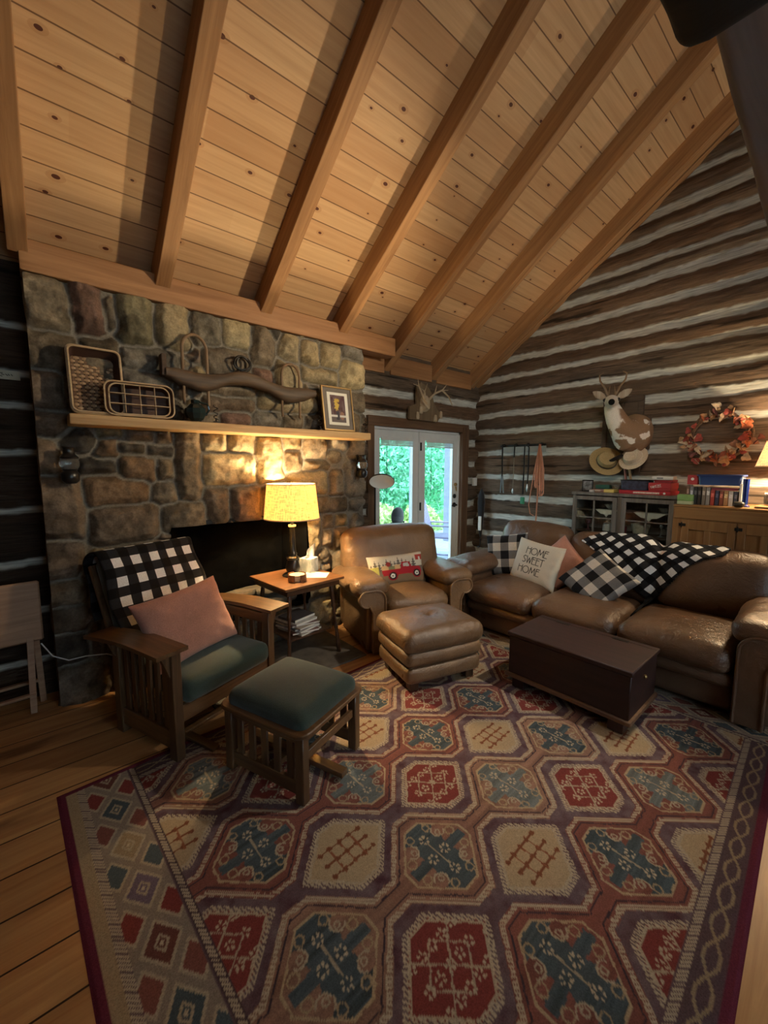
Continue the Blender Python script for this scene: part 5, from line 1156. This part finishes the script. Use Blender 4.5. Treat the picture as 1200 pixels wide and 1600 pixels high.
x = HY[2]; hang('black_leash', 'black looped leash with a steel clip and green tag on the third hook', 'leash', [('loop', MB().tube([(x-.035, -.035, -.62), (x-.032, -.035, -.3), (x-.03, -.04, -.02), (x, -.048, .0), (x+.03, -.04, -.03), (x+.028, -.035, -.3), (x+.025, -.035, -.48)], [.012, .008, .008, .008, .008, .008, .008], 6), blk), ('clip', MB().lathe([(.003, 0), (.013, .03), (.012, .06), (.004, .10)], (x+.02, -.035, -.59), 10), steel), ('green_tag', MB().rbox(x-.035, -.04, -.70, .06, .02, .09, .009, 6), plain('green_plastic', (.02, .20, .08), .5))])
x = HY[3]; om = fabric('orange_webbing', (.60, .26, .15)); m = MB(); rg = random.Random(4)
for k in range(9):
    dx = rg.uniform(-.06, .06); w = rg.uniform(.01, .03); L_ = rg.uniform(.42, .66); yy = -.035-.012*(k % 3)
    pts = [(x+dx-w, yy, -L_), (x+dx*.8-w, yy, -L_*.5), (x+dx*.2, yy-.01, 0), (x+dx*.8+w, yy, -L_*.5), (x+dx+w, yy, -L_*.97), (x+dx, yy, -L_-.015)]
    m.tube(pts, .0065, 6)
m.tube([(x-.10, -.04, -.55), (x-.125, -.04, -.75), (x-.10, -.04, -.86), (x-.05, -.04, -.88)], .006, 6); m.tube([(x-.03, -.04, -.1), (x-.07, -.04, -.35), (x-.10, -.04, -.56)], .006, 6)
m.tube([(x-.01, -.035, -.5), (x-.02, -.03, -.8), (x-.03, -.03, -1.12)], .009, 6); hang('orange_lead', 'long coiled orange lead hanging in a bundle on the rightmost hook', 'leash', [('coiled_line', m, om)])
# ------------------------------------------------------------------ deer mount and board
root = thing('old_shutter', 'dark panelled board hung on the log wall behind the deer head', 'board', (4.755, 1.73, 1.53), math.radians(-90))
MB().box(-.20, .19, -.004, .02, 0, .80, .003).build('panel', MT['oldwood'], root)
m = MB(); m.box(-.20, .19, -.016, 0, .74, .80, .003); m.box(-.20, -.15, -.012, 0, 0, .74, .003); m.box(.14, .19, -.012, 0, 0, .74, .003); m.box(-.02, .01, -.012, 0, 0, .74, .003); m.build('rails', MT['oldwood'], root)
def ell(c, rx, rz, d, n=20, roll=0):
    c = Vector(c); d = Vector(d).normalized(); up = Vector((0, 0, 1)) if abs(d.z) < .9 else Vector((1, 0, 0)); a = d.cross(up).normalized(); b = a.cross(d)
    return [c+a*math.cos(2*math.pi*k/n)*rx+b*math.sin(2*math.pi*k/n)*rz for k in range(n)]
root = thing('deer_head_mount', 'mounted piebald deer head with small antlers on the log wall', 'deer mount', (4.74, 1.60, 1.98))
m = MB()
# neck and shoulder: from the wall towards the room, rising to the head
neck = [((.0, -.03, -.03), .140, .185, (-1, 0, 0)), ((-.10, -.02, -.045), .155, .20, (-1, .1, 0)), ((-.20, .01, -.05), .130, .170, (-1, .2, .35)), ((-.27, .045, .02), .100, .115, (-.8, .3, .8)), ((-.31, .075, .10), .085, .100, (-.55, .3, 1)), ((-.34, .10, .18), .072, .080, (-.5, .25, 1)), ((-.36, .115, .24), .060, .066, (-.6, .2, .8))]
m.loft([ell(c, a, b, d) for c, a, b, d in neck])
hd = Vector((-.90, -.36, -.20)).normalized(); h0 = Vector((-.345, .115, .265))
for (q, a, b) in (): pass
head = [(-.055, .030, .035), (-.02, .058, .062), (.04, .066, .066), (.09, .056, .056), (.14, .040, .042), (.19, .031, .034), (.225, .028, .029), (.245, .018, .018)]
m.loft([ell(h0+hd*q+Vector((0, 0, .012*math.sin(q*9))), a, b, hd) for q, a, b in head])
o = m.build('hide', MT['white'], root); rm = o.modifiers.new('r', 'REMESH'); rm.mode = 'VOXEL'; rm.voxel_size = .0065; sm = o.modifiers.new('s', 'SMOOTH'); sm.iterations = 6; sm.factor = .6
dg = bpy.context.evaluated_depsgraph_get(); me = D.meshes.new_from_object(o.evaluated_get(dg)); o.modifiers.clear(); o.data = me; me.shade_smooth()
co = np.zeros(len(me.vertices)*3); me.vertices.foreach_get('co', co); co = co.reshape(-1, 3)
tanh = np.array([.235, .145, .085]); wht = np.array([.66, .62, .54])
nz = fbm(co[:, 0]*15, co[:, 1]*15, co[:, 2]*15, 8, 4)
patch = sstep(.02, .08, nz+.34*np.exp(-((co[:, 2]+.09)/.055)**2)*(co[:, 0] < -.06)-.27)
face = (co[:, 2] > .19) | (co[:, 0] < -.40)
throat = sstep(.0, .05, (-(co[:, 0])-.285)+(co[:, 1]-.09)*.8+.05*nz)*(co[:, 2] > .0)
w = np.clip(np.maximum(patch, throat*.95), 0, 1); dq = (co-np.array(h0))@np.array(hd); w = np.where(face, .9, w); top_ = face & (co[:, 2] > .31) & (dq < .06); w = np.where(top_, .25, w)
cl = tanh[None]*(1-w[:, None])+wht[None]*w[:, None]; nose = dq > .215; cl[nose] = (.008, .008, .008)
ca = me.color_attributes.new('paint', 'FLOAT_COLOR', 'POINT'); cc = np.ones((len(co), 4)); cc[:, :3] = cl; ca.data.foreach_set('color', cc.ravel()); me.materials.clear(); me.materials.append(painted('deer_fur', .9, 180, .25, .5, .004, .1))
rt = hd.cross(Vector((0, 0, 1))).normalized(); upv = rt.cross(hd)
for sg in (-1, 1):
    c = h0+hd*.06+rt*sg*.058+upv*.022; MB().rbox(c.x, c.y, c.z, .036, .036, .036, .018, 8).build('eye', MT['black'], root)
    e0 = h0+hd*-.035+rt*sg*.05+upv*.03; e1 = e0+rt*sg*.12+upv*.075-hd*.01
    rs = [(0, .014, .010), (.3, .034, .012), (.6, .036, .010), (.85, .022, .007), (1, .004, .003)]; dd = (e1-e0).normalized()
    m = MB(); m.loft([ell(e0.lerp(e1, q), b, a, dd) for q, a, b in rs]); m.build('ear', wood('ear_fur', (.30, .22, .15), (.55, .48, .38), 2, 1, .9), root)
    a0 = h0+hd*-.01+rt*sg*.030+upv*.055; pts = [a0, a0+rt*sg*.035+upv*.08-hd*.02, a0+rt*sg*.080+upv*.15-hd*.005, a0+rt*sg*.085+upv*.205+hd*.04, a0+rt*sg*.050+upv*.225+hd*.09]
    m = MB(); m.tube(pts, [.013, .010, .009, .007, .003], 8); m.tube([a0+upv*.015, a0+upv*.10+hd*.03-rt*sg*.012], [.008, .002], 6); m.build('antler', MT['bow'], root)
MB().box(-.004, .02, -.14, .09, -.20, .14, .02).build('neck_board', MT['oldwood'], root)
# hats
def hat(name, lb, loc, rot, cr, br, col, band, hh=.11):
    root = thing(name, lb, 'hat', loc, rot=rot); st_ = NT('straw_'+name+str(cr)); v = st_.coord('Object', (1, 1, 3)); n = st_.noise(v, 110, 3); st_.col(st_.ramp(n, [(.3, tuple(q*.65 for q in col)), (.7, col)])); st_.prm(Roughness=.8); st_.bump(n, .5, .003)
    pr = [(br, .012), (br*.92, 0), (cr*1.18, .004), (cr*1.02, .012), (cr, .03), (cr*.93, hh*.75), (cr*.80, hh*.96), (cr*.5, hh*.93), (0, hh*.82)]
    MB().lathe(pr, n=40, sx=1.12, sy=.95).build('straw_body', st_.m, root, smooth=60)
    MB().lathe([(cr*1.045, .012), (cr*1.02, .042), (cr*.98, .045)], n=40, sx=1.12, sy=.95).build('hat_band', band, root)
hat('straw_hat', 'tan straw hat with black band, left of the two hats under the deer head', (4.66, 1.83, 1.66), (math.radians(70), math.radians(28), math.radians(-75)), .088, .155, (.42, .30, .13), MT['black'])
hat('straw_hat', 'pale cream straw hat, right of the two hats under the deer head', (4.64, 1.565, 1.69), (math.radians(62), math.radians(-38), math.radians(-70)), .078, .122, (.66, .52, .36), fabric('cream_band', (.6, .48, .34)), .095)
root = thing('hanging_tail', 'black ribbon strip hanging between the two straw hats', 'ribbon', (4.60, 1.70, 1.70)); MB().tube([(0, .10, -.05), (-.02, .03, -.02), (-.01, -.04, .02), (0, -.07, .0)], [.014, .02, .02, .01], 8).build('ribbon', MT['black'], root)
root = thing('wooden_paddle', 'small striped wooden board standing below the cream hat against the wall', 'board', (4.71, 1.615, 1.40))
MB().bar((0, .02, 0), (0, .055, .22), .01, .045, .003, up=(1, 0, 0)).build('red_strip', plain('red_stick', (.35, .14, .11), .6), root); MB().bar((0, -.03, 0), (0, .015, .22), .01, .05, .003, up=(1, 0, 0)).build('tan_strip', plain('tan_stick', (.35, .25, .14), .6), root)
# ------------------------------------------------------------------ glass-fronted cabinet behind the sofa
root = thing('glass_cabinet', 'weathered grey cabinet with two glazed doors behind the sofa', 'cabinet', (4.585, 1.585, 0), math.radians(-90))
GW, GD, GH = .465, .17, 1.34
gc = MT['cab_grey']; m = MB(); m.box(-GW, -GW+.03, -GD, GD, 0, GH-.03, .003); m.box(GW-.03, GW, -GD, GD, 0, GH-.03, .003); m.box(-GW+.03, GW-.03, GD-.015, GD, .05, GH-.03, 0); m.box(-GW+.03, GW-.03, -GD+.02, GD-.015, .04, .07, 0); m.build('case', gc, root)
MB().box(-GW-.015, GW+.015, -GD-.015, GD, GH-.03, GH, .004).build('cabinet_top', gc, root)
for z in (.38, .66, .93, 1.16): MB().box(-GW+.03, GW-.03, -GD+.03, GD-.015, z-.012, z, .001).build('shelf', MT['oldwood'], root)
MB().box(-.022, .022, -GD+.001, -GD+.02, .05, GH-.03, .002).build('centre_stile', gc, root)
for sg in (-1, 1):
    a, b = (sg*(.022) , sg*(GW-.004)); a, b = min(a, b), max(a, b); y0, y1 = -GD-.018, -GD
    m = MB(); m.box(a, a+.04, y0, y1, .06, GH-.04, .003); m.box(b-.04, b, y0, y1, .06, GH-.04, .003); m.box(a, b, y0+.001, y1, GH-.08, GH-.04, .003); m.box(a, b, y0+.001, y1, .06, .12, .003)
    c = (a+b)/2; m.box(c-.007, c+.007, y0+.003, y1, .12, GH-.08, .001)
    for z in (.42, .72, 1.08): m.box(a+.04, b-.04, y0+.003, y1, z-.006, z+.006, .001)
    dr = m.build('glazed_door', gc, root); MB().box(a+.035, b-.035, y0+.009, y0+.011, .11, GH-.07, 0).build('pane', MT['glass'], dr, smooth=0)
    MB().lathe([(.008, 0), (.006, .012), (.012, .02), (.0, .026)], n=10, M=Matrix.Translation((a+.02 if sg > 0 else b-.02, y0, .80)) @ Matrix.Rotation(math.pi/2, 4, 'X')).build('knob', MT['iron'], dr)
GM = root.matrix_basis.copy()
def gput(name, lb, cat, x, y, z, parts, group=None, rz=0):
    r = D.objects.new(name, None); C.objects.link(r); r.matrix_world = GM @ Matrix.Translation((x, y, z)) @ Matrix.Rotation(rz, 4, 'Z'); setp(r, lb, cat, group)
    for nm, mm, mt in parts: mm.build(nm, mt, r)
    return r
lace = plain('lace', (.58, .54, .45), .9); wg = plain('grey_ceramic', (.42, .41, .38), .4); cg = NT('clear_glassware'); cg.prm(Roughness=.05, Transmission_Weight=.85); cg.col((.7, .72, .72)); cg = cg.m
def doily(w, h):
    m = MB(); m.prism([(-w, 0), (w, 0), (w*.5, -h*.55), (w*.18, -h*.6), (0, -h), (-w*.18, -h*.6), (-w*.5, -h*.55)], 0, .002); m.box(-w, w, 0, .09, -.0005, .001, 0); return m
gput('lace_doily', 'pointed cream lace doily hanging over the left upper shelf edge of the cabinet', 'doily', -.13, -GD+.026, 1.1625, [('lace', doily(.11, .075), lace)])
gput('lace_doily', 'wider cream lace doily hanging over the right upper shelf edge of the cabinet', 'doily', .255, -GD+.026, 1.1625, [('lace', doily(.135, .085), lace)])
gput('glass_bowl', 'clear glass bowl on the left doily in the cabinet', 'bowl', -.12, -.04, 1.165, [('bowl', MB().lathe([(.03, 0), (.035, .005), (.075, .045), (.085, .055), (.080, .055), (.03, .01), (0, .01)], n=20), cg)])
gput('glass_bowl', 'low clear glass bowl at the right end of the upper cabinet shelf', 'bowl', .35, -.02, 1.165, [('bowl', MB().lathe([(.03, 0), (.035, .005), (.06, .04), (.07, .05), (.065, .05), (.03, .01), (0, .01)], n=20), cg)])
gput('lidded_jar', 'grey ceramic lidded jar behind the left glazed door', 'jar', -.145, -.06, .932, [('jar', MB().lathe([(.035, 0), (.045, .01), (.045, .065), (.035, .08)], n=20), wg), ('lid', MB().lathe([(.038, .08), (.038, .088), (.012, .10), (.012, .11), (0, .112)], n=20), wg)])
gput('pink_glass_goblet', 'pinkish glass goblet at the lower left of the cabinet', 'goblet', -.345, -.05, .932, [('goblet', MB().lathe([(.03, 0), (.006, .012), (.006, .05), (.03, .07), (.034, .11), (.032, .11), (.0, .06)], n=16), plain('pink_glass', (.16, .07, .08), .15))])
gput('painted_plate', 'cream painted crock behind the right glazed door', 'crock', .16, -.05, .932, [('crock', MB().lathe([(.055, 0), (.065, .02), (.082, .10), (.085, .11), (.078, .11), (.05, .01), (0, .01)], n=24), plain('cream_glaze', (.50, .46, .36), .35, var=.25, scale=30))])
gput('glass_candlestick', 'thin glass candlestick behind the right glazed door', 'candlestick', .33, -.03, .932, [('stick', MB().lathe([(.03, 0), (.008, .01), (.006, .08), (.02, .10), (.005, .12)], n=14), cg)])
gput('red_goblet', 'dark red glass at the centre of the lower cabinet shelf', 'glass', .02, -.07, .932, [('glass', MB().lathe([(.02, 0), (.026, .07), (.024, .07), (0, .01)], n=14), plain('red_glass', (.16, .03, .04), .15))])
# things on the glass cabinet
T_ = GH
root = gput('framed_photo', 'small black-framed photograph standing at the left end of the glass cabinet', 'photo frame', -.375, -.05, T_, [('frame', MB().box(-.055, -.045, 0, .012, 0, .125, .002).box(.045, .055, 0, .012, 0, .125, .002).box(-.055, .055, 0, .012, 0, .012, .002).box(-.055, .055, 0, .012, .113, .125, .002), MT['black']), ('photo', MB().box(-.046, .046, .004, .008, .01, .115, 0), plain('bw_photo', (.16, .16, .16), .5, var=.9, scale=22))], rz=.15)
def gbox(name, lb, x, y, z, w, d, h, c, rz=0, extra=None, cat='box'):
    parts = [('lid', MB().box(-w/2, w/2, -d/2, d/2, h*.35, h, .002), plain(name+'_c%g' % x, c, .45, var=.06)), ('tray', MB().box(-w/2+.003, w/2-.003, -d/2+.003, d/2-.003, 0, h*.35, .001), plain(name+'_t%g' % x, tuple(q*.8 for q in c), .5))]
    return gput(name, lb, cat, x, y, z, parts+(extra or []), rz=rz)
def label(w, z, y, c, x=0, h=.012): return ('printed_strip', MB().box(x-w/2, x+w/2, y-.0012, y, z-h/2, z+h/2, 0), plain('strip%g%g' % (w, x), c, .6, var=.35, scale=90))
gbox('card_box', 'low box with a yellow end lying left of the red game box', -.19, -.04, T_, .21, .15, .032, (.30, .16, .12), 0, [('yellow_end', MB().box(.01, .107, -.0765, .0765, .002, .034, .001), plain('yellow_card', (.62, .48, .14), .5)), label(.06, .018, -.0765, (.5, .4, .3), -.05)])
gput('small_tin', 'small grey tin beside the black-framed photograph', 'tin', -.295-.0, -.12, T_, [('tin', MB().box(-.022, .022, -.02, .02, 0, .025, .003), wg)])
gbox('book', 'closed dark green book on top of the low yellow-ended box', -.215, -.03, T_+.036, .13, .12, .040, (.018, .09, .07), .1, cat='book')
gput('glass_dish', 'clear glass dish between the green book and the navy basket', 'dish', -.09, -.02, T_+.036, [('dish', MB().lathe([(.03, 0), (.05, .03), (.06, .045), (.055, .045), (.02, .008), (0, .008)], n=18), cg)])
gbox('game_box', 'long flat red board game box under the navy basket', .20, -.03, T_, .44, .26, .036, (.42, .02, .03), 0, [label(.22, .018, -.131, (.62, .45, .38), .02, .016), ('white_dot', MB().lathe([(.010, 0), (.010, .001)], n=16, M=Matrix.Translation((.17, -.131, .018)) @ Matrix.Rotation(math.pi/2, 4, 'X')), MT['paper'])])
nb = plain('navy_print', (.028, .030, .055), .7, var=.5, scale=40)
gput('navy_basket', 'dark navy patterned basket on the long red game box', 'basket', .095, -.03, T_+.0375, [('basket_body', MB().loft([[(x*.92, y*.92, 0) for x, y in rrect(.125, .085, .02)], [(x, y, .095) for x, y in rrect(.125, .085, .02)]]), nb), ('rim', MB().tube([(x, y, .095) for x, y in rrect(.127, .087, .02)], .004, 6, closed=True), MT['black'])])
yz = [('lettering', MB(), MT['paper'])]
def letters(word, x0, z0, h, y, ang, th=.0028):
    m = MB(); G2 = dict(GL); G2.update({'Y': [[(0, 1), (.28, .5), (.56, 1)], [(.28, .5), (.28, 0)]], 'A': [[(0, 0), (.3, 1), (.6, 0)], [(.12, .38), (.48, .38)]], 'Z': [[(0, 1), (.5, 1), (0, 0), (.5, 0)]]})
    x = 0; c, s_ = math.cos(ang), math.sin(ang)
    for ch in word:
        wm_ = max(p[0] for q in G2[ch] for p in q)
        for st in G2[ch]:
            for a, b in zip(st, st[1:]):
                pa = ((x+a[0])*h*.8, a[1]*h); pb = ((x+b[0])*h*.8, b[1]*h)
                m.bar((x0+pa[0]*c-pa[1]*s_, y, z0+pa[0]*s_+pa[1]*c), (x0+pb[0]*c-pb[1]*s_, y, z0+pb[0]*s_+pb[1]*c), th, .002, 0, up=(0, 1, 0))
        x += wm_+.2
    return m
gbox('game_box', 'tall red game box with slanted white lettering beside the navy basket', .325, -.04, T_+.0375, .185, .20, .078, (.38, .03, .035), -.06, [('lettering', letters('YAHTZEE', -.07, .022, .024, -.102, .22), MT['paper'])])
gbox('game_box', 'narrow darker red box on top of the tall red game box', .335, -.01, T_+.1165, .15, .16, .026, (.33, .035, .04), 0)
gbox('game_box', 'white flat game box topmost on the red game boxes', .325, -.03, T_+.1435, .17, .17, .032, (.66, .64, .58), .10, [label(.05, .016, -.086, (.2, .2, .2), -.02)])
# ------------------------------------------------------------------ pine cabinet on the right
root = thing('pine_cabinet', 'honey pine cupboard with panelled doors at the right end of the log wall', 'cabinet', (4.49, .32, 0), math.radians(-90))
PW, PD, PH = .76, .27, 1.265; pc = MT['cab_pine']; pcx = wood('honey_pine_x', (.23, .105, .03), (.37, .19, .065), 0, .8, .5, coat=.1); pcz = wood('honey_pine_z', (.23, .105, .03), (.37, .19, .065), 2, .8, .5, coat=.1)
MB().box(-PW, PW, -PD, PD, .06, PH-.002, .003).build('case', pcz, root); MB().box(-PW-.004, PW+.02, -PD-.006, PD, PH-.002, PH+.018, .006).build('cabinet_top', pcx, root)
MB().box(-PW+.01, PW-.01, -PD-.012, -PD, PH-.10, PH-.004, .004).build('frieze', pcx, root); MB().box(-PW+.02, PW-.02, -PD+.02, PD-.02, 0, .06, 0).build('plinth', pcx, root)
for a, b in ((-PW+.07, -.33), (-.32, .0), (.01, .33), (.34, PW-.07)):
    y0 = -PD-.018; m = MB(); m.box(a, a+.05, y0, -PD, .10, PH-.11, .003); m.box(b-.05, b, y0, -PD, .10, PH-.11, .003); m.box(a+.05, b-.05, y0+.001, -PD, PH-.19, PH-.11, .003); m.box(a+.05, b-.05, y0+.001, -PD, .10, .18, .003); c = (a+b)/2; m.box(c-.02, c+.02, y0+.002, -PD, .18, PH-.19, .003); dr = m.build('panelled_door', pcz, root)
    MB().tube([(b-.02, y0-.002, .92), (b-.02, y0-.014, .92)], [.010, .014], 10).build('knob', MT['iron'], dr); m = MB(); m.box(a-.02, a+.03, y0-.002, y0+.002, PH-.165, PH-.14, .001); m.box(a-.004, a+.004, y0-.006, y0+.002, PH-.175, PH-.13, .001); m.build('hinge', MT['iron'], dr)
PM = root.matrix_basis.copy(); PT = PH+.018
def pput(name, lb, cat, x, y, z, parts, rz=0, group=None):
    r = D.objects.new(name, None); C.objects.link(r); r.matrix_world = PM @ Matrix.Translation((x, y, z)) @ Matrix.Rotation(rz, 4, 'Z'); setp(r, lb, cat, group)
    for nm, mm, mt in parts: mm.build(nm, mt, r)
    return r
# x local: -.76 is the end nearest the corner; world y = .32 - x
bks = [(-.695, .022, .165, (.16, .09, .06), 'thin brown book at the left end of the book row'), (-.668, .026, .150, (.20, .20, .21), 'grey book second from the left end of the book row'), (-.640, .026, .150, (.02, .02, .022), 'black book third from the left end of the row'), (-.612, .026, .150, (.025, .022, .02), 'dark book left of the taller tan book'),
       (-.582, .026, .150, (.20, .16, .12), 'taller tan book near the middle of the row'), (-.553, .028, .150, (.30, .27, .24), 'grey-beige book left of the red book'), (-.522, .028, .128, (.42, .06, .04), 'bright red book in the middle of the row'), (-.492, .026, .122, (.04, .045, .09), 'navy book right of the red book'),
       (-.463, .026, .122, (.26, .08, .05), 'red-brown book right of the navy book'), (-.433, .029, .122, (.48, .28, .13), 'orange-tan book in the right half of the row'), (-.402, .030, .122, (.62, .60, .54), 'white book near the right end of the row'), (-.371, .025, .120, (.05, .06, .09), 'dark blue book at the right end of the row')]
for k, (x, w, h, c, lb) in enumerate(bks):
    w -= .002; y0 = -.10; cv = plain('book_cover_%d' % k, c, .5, var=.08)
    pg = MB().box(-w/2+.0025, w/2-.0025, -.050, .05, .003, h-.003, 0); m = MB(); m.box(-w/2, -w/2+.002, -.055, .052, 0, h, 0); m.box(w/2-.002, w/2, -.055, .052, 0, h, 0); m.box(-w/2, w/2, -.056, -.053, 0, h, .001)
    st_ = MB().box(-w/2+.004, w/2-.004, -.0568, -.0558, h*.55, h*.8, 0)
    pput('book', lb, 'book', x, y0, PT, [('cover', m, cv), ('pages', pg, MT['paper']), ('spine_title', st_, plain('title_%d' % k, tuple(min(1, q*2.2+.08) for q in c), .6, var=.4, scale=120))], group='books on the pine cupboard')
pput('book', 'maroon book lying flat on top of the right half of the book row', 'book', -.447, -.10, PT+.1285, [('cover', MB().box(-.085, .085, -.055, .055, 0, .003, .0).box(-.085, .085, -.055, .055, .015, .018, 0).box(-.085, .085, -.057, -.054, 0, .018, 0), plain('maroon', (.20, .03, .05), .5)), ('pages', MB().box(-.083, .083, -.053, .053, .003, .015, 0), MT['paper'])], group='books on the pine cupboard')
pput('bookend', 'white bookend at the right of the book row', 'bookend', -.345, -.09, PT, [('upright', MB().box(-.006, .006, -.07, .07, 0, .185, .002), MT['white']), ('foot', MB().box(-.012, .05, -.03, .03, 0, .004, 0), MT['white'])])
bt = NT('blue_tub_plastic'); bt.prm(Roughness=.2, Transmission_Weight=.35); bt.col((.05, .10, .28))
pput('plastic_tub', 'translucent blue lidded plastic tub on top of the books', 'tub', -.485, -.08, PT+.169, [('tub', MB().loft([[(x*.93, y*.93, 0) for x, y in rrect(.145, .09, .02)], [(x, y, .075) for x, y in rrect(.145, .09, .02)]]), bt.m), ('lid', MB().loft([[(x, y, .075) for x, y in rrect(.155, .098, .02)], [(x, y, .088) for x, y in rrect(.155, .098, .02)]]), plain('blue_lid', (.02, .04, .14), .4))])
pput('red_box', 'small red box left of the blue tub on the books', 'box', -.672, -.10, PT+.169, [('box', MB().box(-.038, .038, -.04, .04, 0, .082, .003), plain('red_card', (.42, .04, .045), .5)), ('white_print', MB().lathe([(.012, 0), (.012, .0012)], n=14, M=Matrix.Translation((0, -.041, .048)) @ Matrix.Rotation(math.pi/2, 4, 'X')), MT['paper'])])
pput('green_box', 'small light green box in front of the left end of the books', 'box', -.695, -.21, PT, [('lid', MB().box(-.055, .055, -.03, .03, .03, .085, .006), plain('green_card', (.22, .38, .12), .5)), ('tray', MB().box(-.054, .054, -.029, .029, 0, .03, .003), plain('pale_green_card', (.42, .46, .26), .5))])
bg_ = plain('cobalt_glass', (.008, .02, .16), .06)
pput('blue_vase', 'tall narrow cobalt blue glass vase right of the books', 'vase', -.315, -.14, PT, [('body', MB().lathe([(.034, 0), (.034, .008), (.020, .02), (.019, .10), (.022, .225), (.019, .225), (.016, .10), (0, .03)], n=24), bg_)])
pput('sunglasses_case', 'dark oval stone lying at the front edge right of the books', 'stone', -.335, -.235, PT, [('stone', MB().rbox(0, 0, .024, .075, .05, .046, .023, 10), plain('dark_stone', (.035, .03, .02), .4))])
pput('wooden_tray', 'flat wooden tray under the coil at the right end of the cupboard', 'tray', -.11, -.12, PT, [('board', MB().box(-.13, .22, -.12, .12, 0, .018, .003), MT['mantel']), ('dark_edge', MB().box(-.132, .222, -.122, .122, .005, .010, .001), MT['black'])])
m = MB()
for k in range(9): m.tube([(-.0+k*.006, .052*math.cos(a*math.pi/10), .055+.052*math.sin(a*math.pi/10)) for a in range(20)], .0022, 5, closed=True)
pput('wire_coil', 'black coiled spring toy on the wooden tray', 'coil', -.20, -.10, PT+.020, [('coil', m, MT['black']), ('yellow_end', MB().rbox(.075, 0, .055, .06, .05, .05, .02, 8), plain('yellow_green', (.45, .45, .10), .5))])
pput('dark_pot', 'dark round pot at the right edge under the lamp', 'pot', -.075, -.15, PT+.020, [('pot', MB().lathe([(.03, 0), (.05, .03), (.052, .06), (.035, .085), (.04, .095)], n=20), MT['black'])])
root = thing('cabinet_lamp', 'lit lamp with a tan shade on the pine cupboard at the right edge', 'lamp', (4.44, .40, PT+.02))
MB().lathe([(.07, 0), (.07, .012), (.02, .03), (.035, .08), (.04, .14), (.02, .2), (.012, .22), (.010, .32)], n=24).build('lamp_base', MT['iron'], root)
shade(root, .205, .15, .305, .505, (.85, .60, .36), .35, 0)
# wreath
root = thing('autumn_wreath', 'round twig wreath with orange and red autumn leaves on the log wall', 'wreath', (4.73, .905, 1.875), math.radians(-90))
rg = random.Random(8); tw_ = wood('twigs', (.10, .06, .035), (.24, .16, .09), 0, 1, .8)
for k in range(7):
    ph = rg.random()*6; r0 = .205+rg.uniform(-.02, .02)
    MB().tube([((r0+.014*math.sin(3*a+ph))*math.cos(a), -.02+.016*math.sin(5*a+ph), (r0+.014*math.sin(3*a+ph))*math.sin(a)) for a in [2*math.pi*q/40 for q in range(40)]], .0055, 5, closed=True).build('twig_ring', tw_, root)
lc = [plain('leaf_c%d' % k, c, .7, var=.3, scale=30) for k, c in enumerate([(.42, .12, .045), (.28, .05, .035), (.40, .24, .12), (.30, .16, .10), (.16, .05, .04), (.50, .38, .25)])]
for k in range(98):
    a = rg.uniform(0, 2*math.pi); r = .205+rg.gauss(0, .030); s_ = rg.uniform(.022, .040)
    Ml = Matrix.Translation((r*math.cos(a), -.035-rg.random()*.03, r*math.sin(a))) @ Euler((rg.uniform(-.8, .8)+math.pi/2, rg.uniform(-.6, .6), rg.uniform(0, 6))).to_matrix().to_4x4()
    vs = [(0, 0, .2*s_)]; N_ = 14
    for q in range(N_): an = 2*math.pi*q/N_; rr_ = s_*(1+.22*math.cos(an*3)+.08*math.cos(an*7))*(1.0); vs.append((rr_*math.cos(an), rr_*math.sin(an), .10*s_*math.sin(2*an)))
    vs += [(x_, y_, z_-.0012) for x_, y_, z_ in vs[1:]]
    fs = [(0, q+1, (q+1) % N_+1) for q in range(N_)]+[(q+1, q+1+N_, (q+1) % N_+1+N_, (q+1) % N_+1) for q in range(N_)]+[tuple(range(2*N_, N_, -1))]
    MB().add([tuple(Ml @ Vector(v_)) for v_ in vs], fs).build('leaf', rg.choice(lc), root, smooth=0)
bm_m = plain('berry', (.50, .20, .08), .4)
for k in range(16):
    a = rg.uniform(0, 6.28); r = .21+rg.gauss(0, .03); MB().rbox(r*math.cos(a), -.05, r*math.sin(a), .032, .032, .032, .016, 6).build('berry', rg.choice([bm_m, lc[2], lc[1]]), root)
# ------------------------------------------------------------------ loft timbers close to the camera, upper right
gw = wood('hewn_grey_beam', (.15, .13, .13), (.26, .23, .22), 0, .6, .8, bump=.5)
m = MB(M=Matrix.Translation((2.78, .216, 2.56)) @ Matrix.Rotation(.0434, 4, 'Z')); m.rbox(0, 0, 0, 4.0, .26, .24, .02, 26, fn=lambda P, N: P+np.stack([0*P[:, 0], .008*fbm(P[:, 0]*2, P[:, 2]*5, 3, 6), .008*fbm(P[:, 0]*2, P[:, 1]*5, 9, 6)], 1))
setp(m.build('tie_beam', gw, smooth=40), 'grey hewn timber overhead at the upper right of the picture', 'beam')
m = MB(); m.rbox(.935, -.985, 2.50, .21, 2.60, .22, .05, 22, fn=wrinkle(.008, 5, 3)); setp(m.build('loft_joist', wood('black_joist', (.012, .010, .010), (.03, .026, .024), 1, 1, .9), smooth=40), 'dark rounded joist end resting on the grey hewn timber, top right', 'beam')
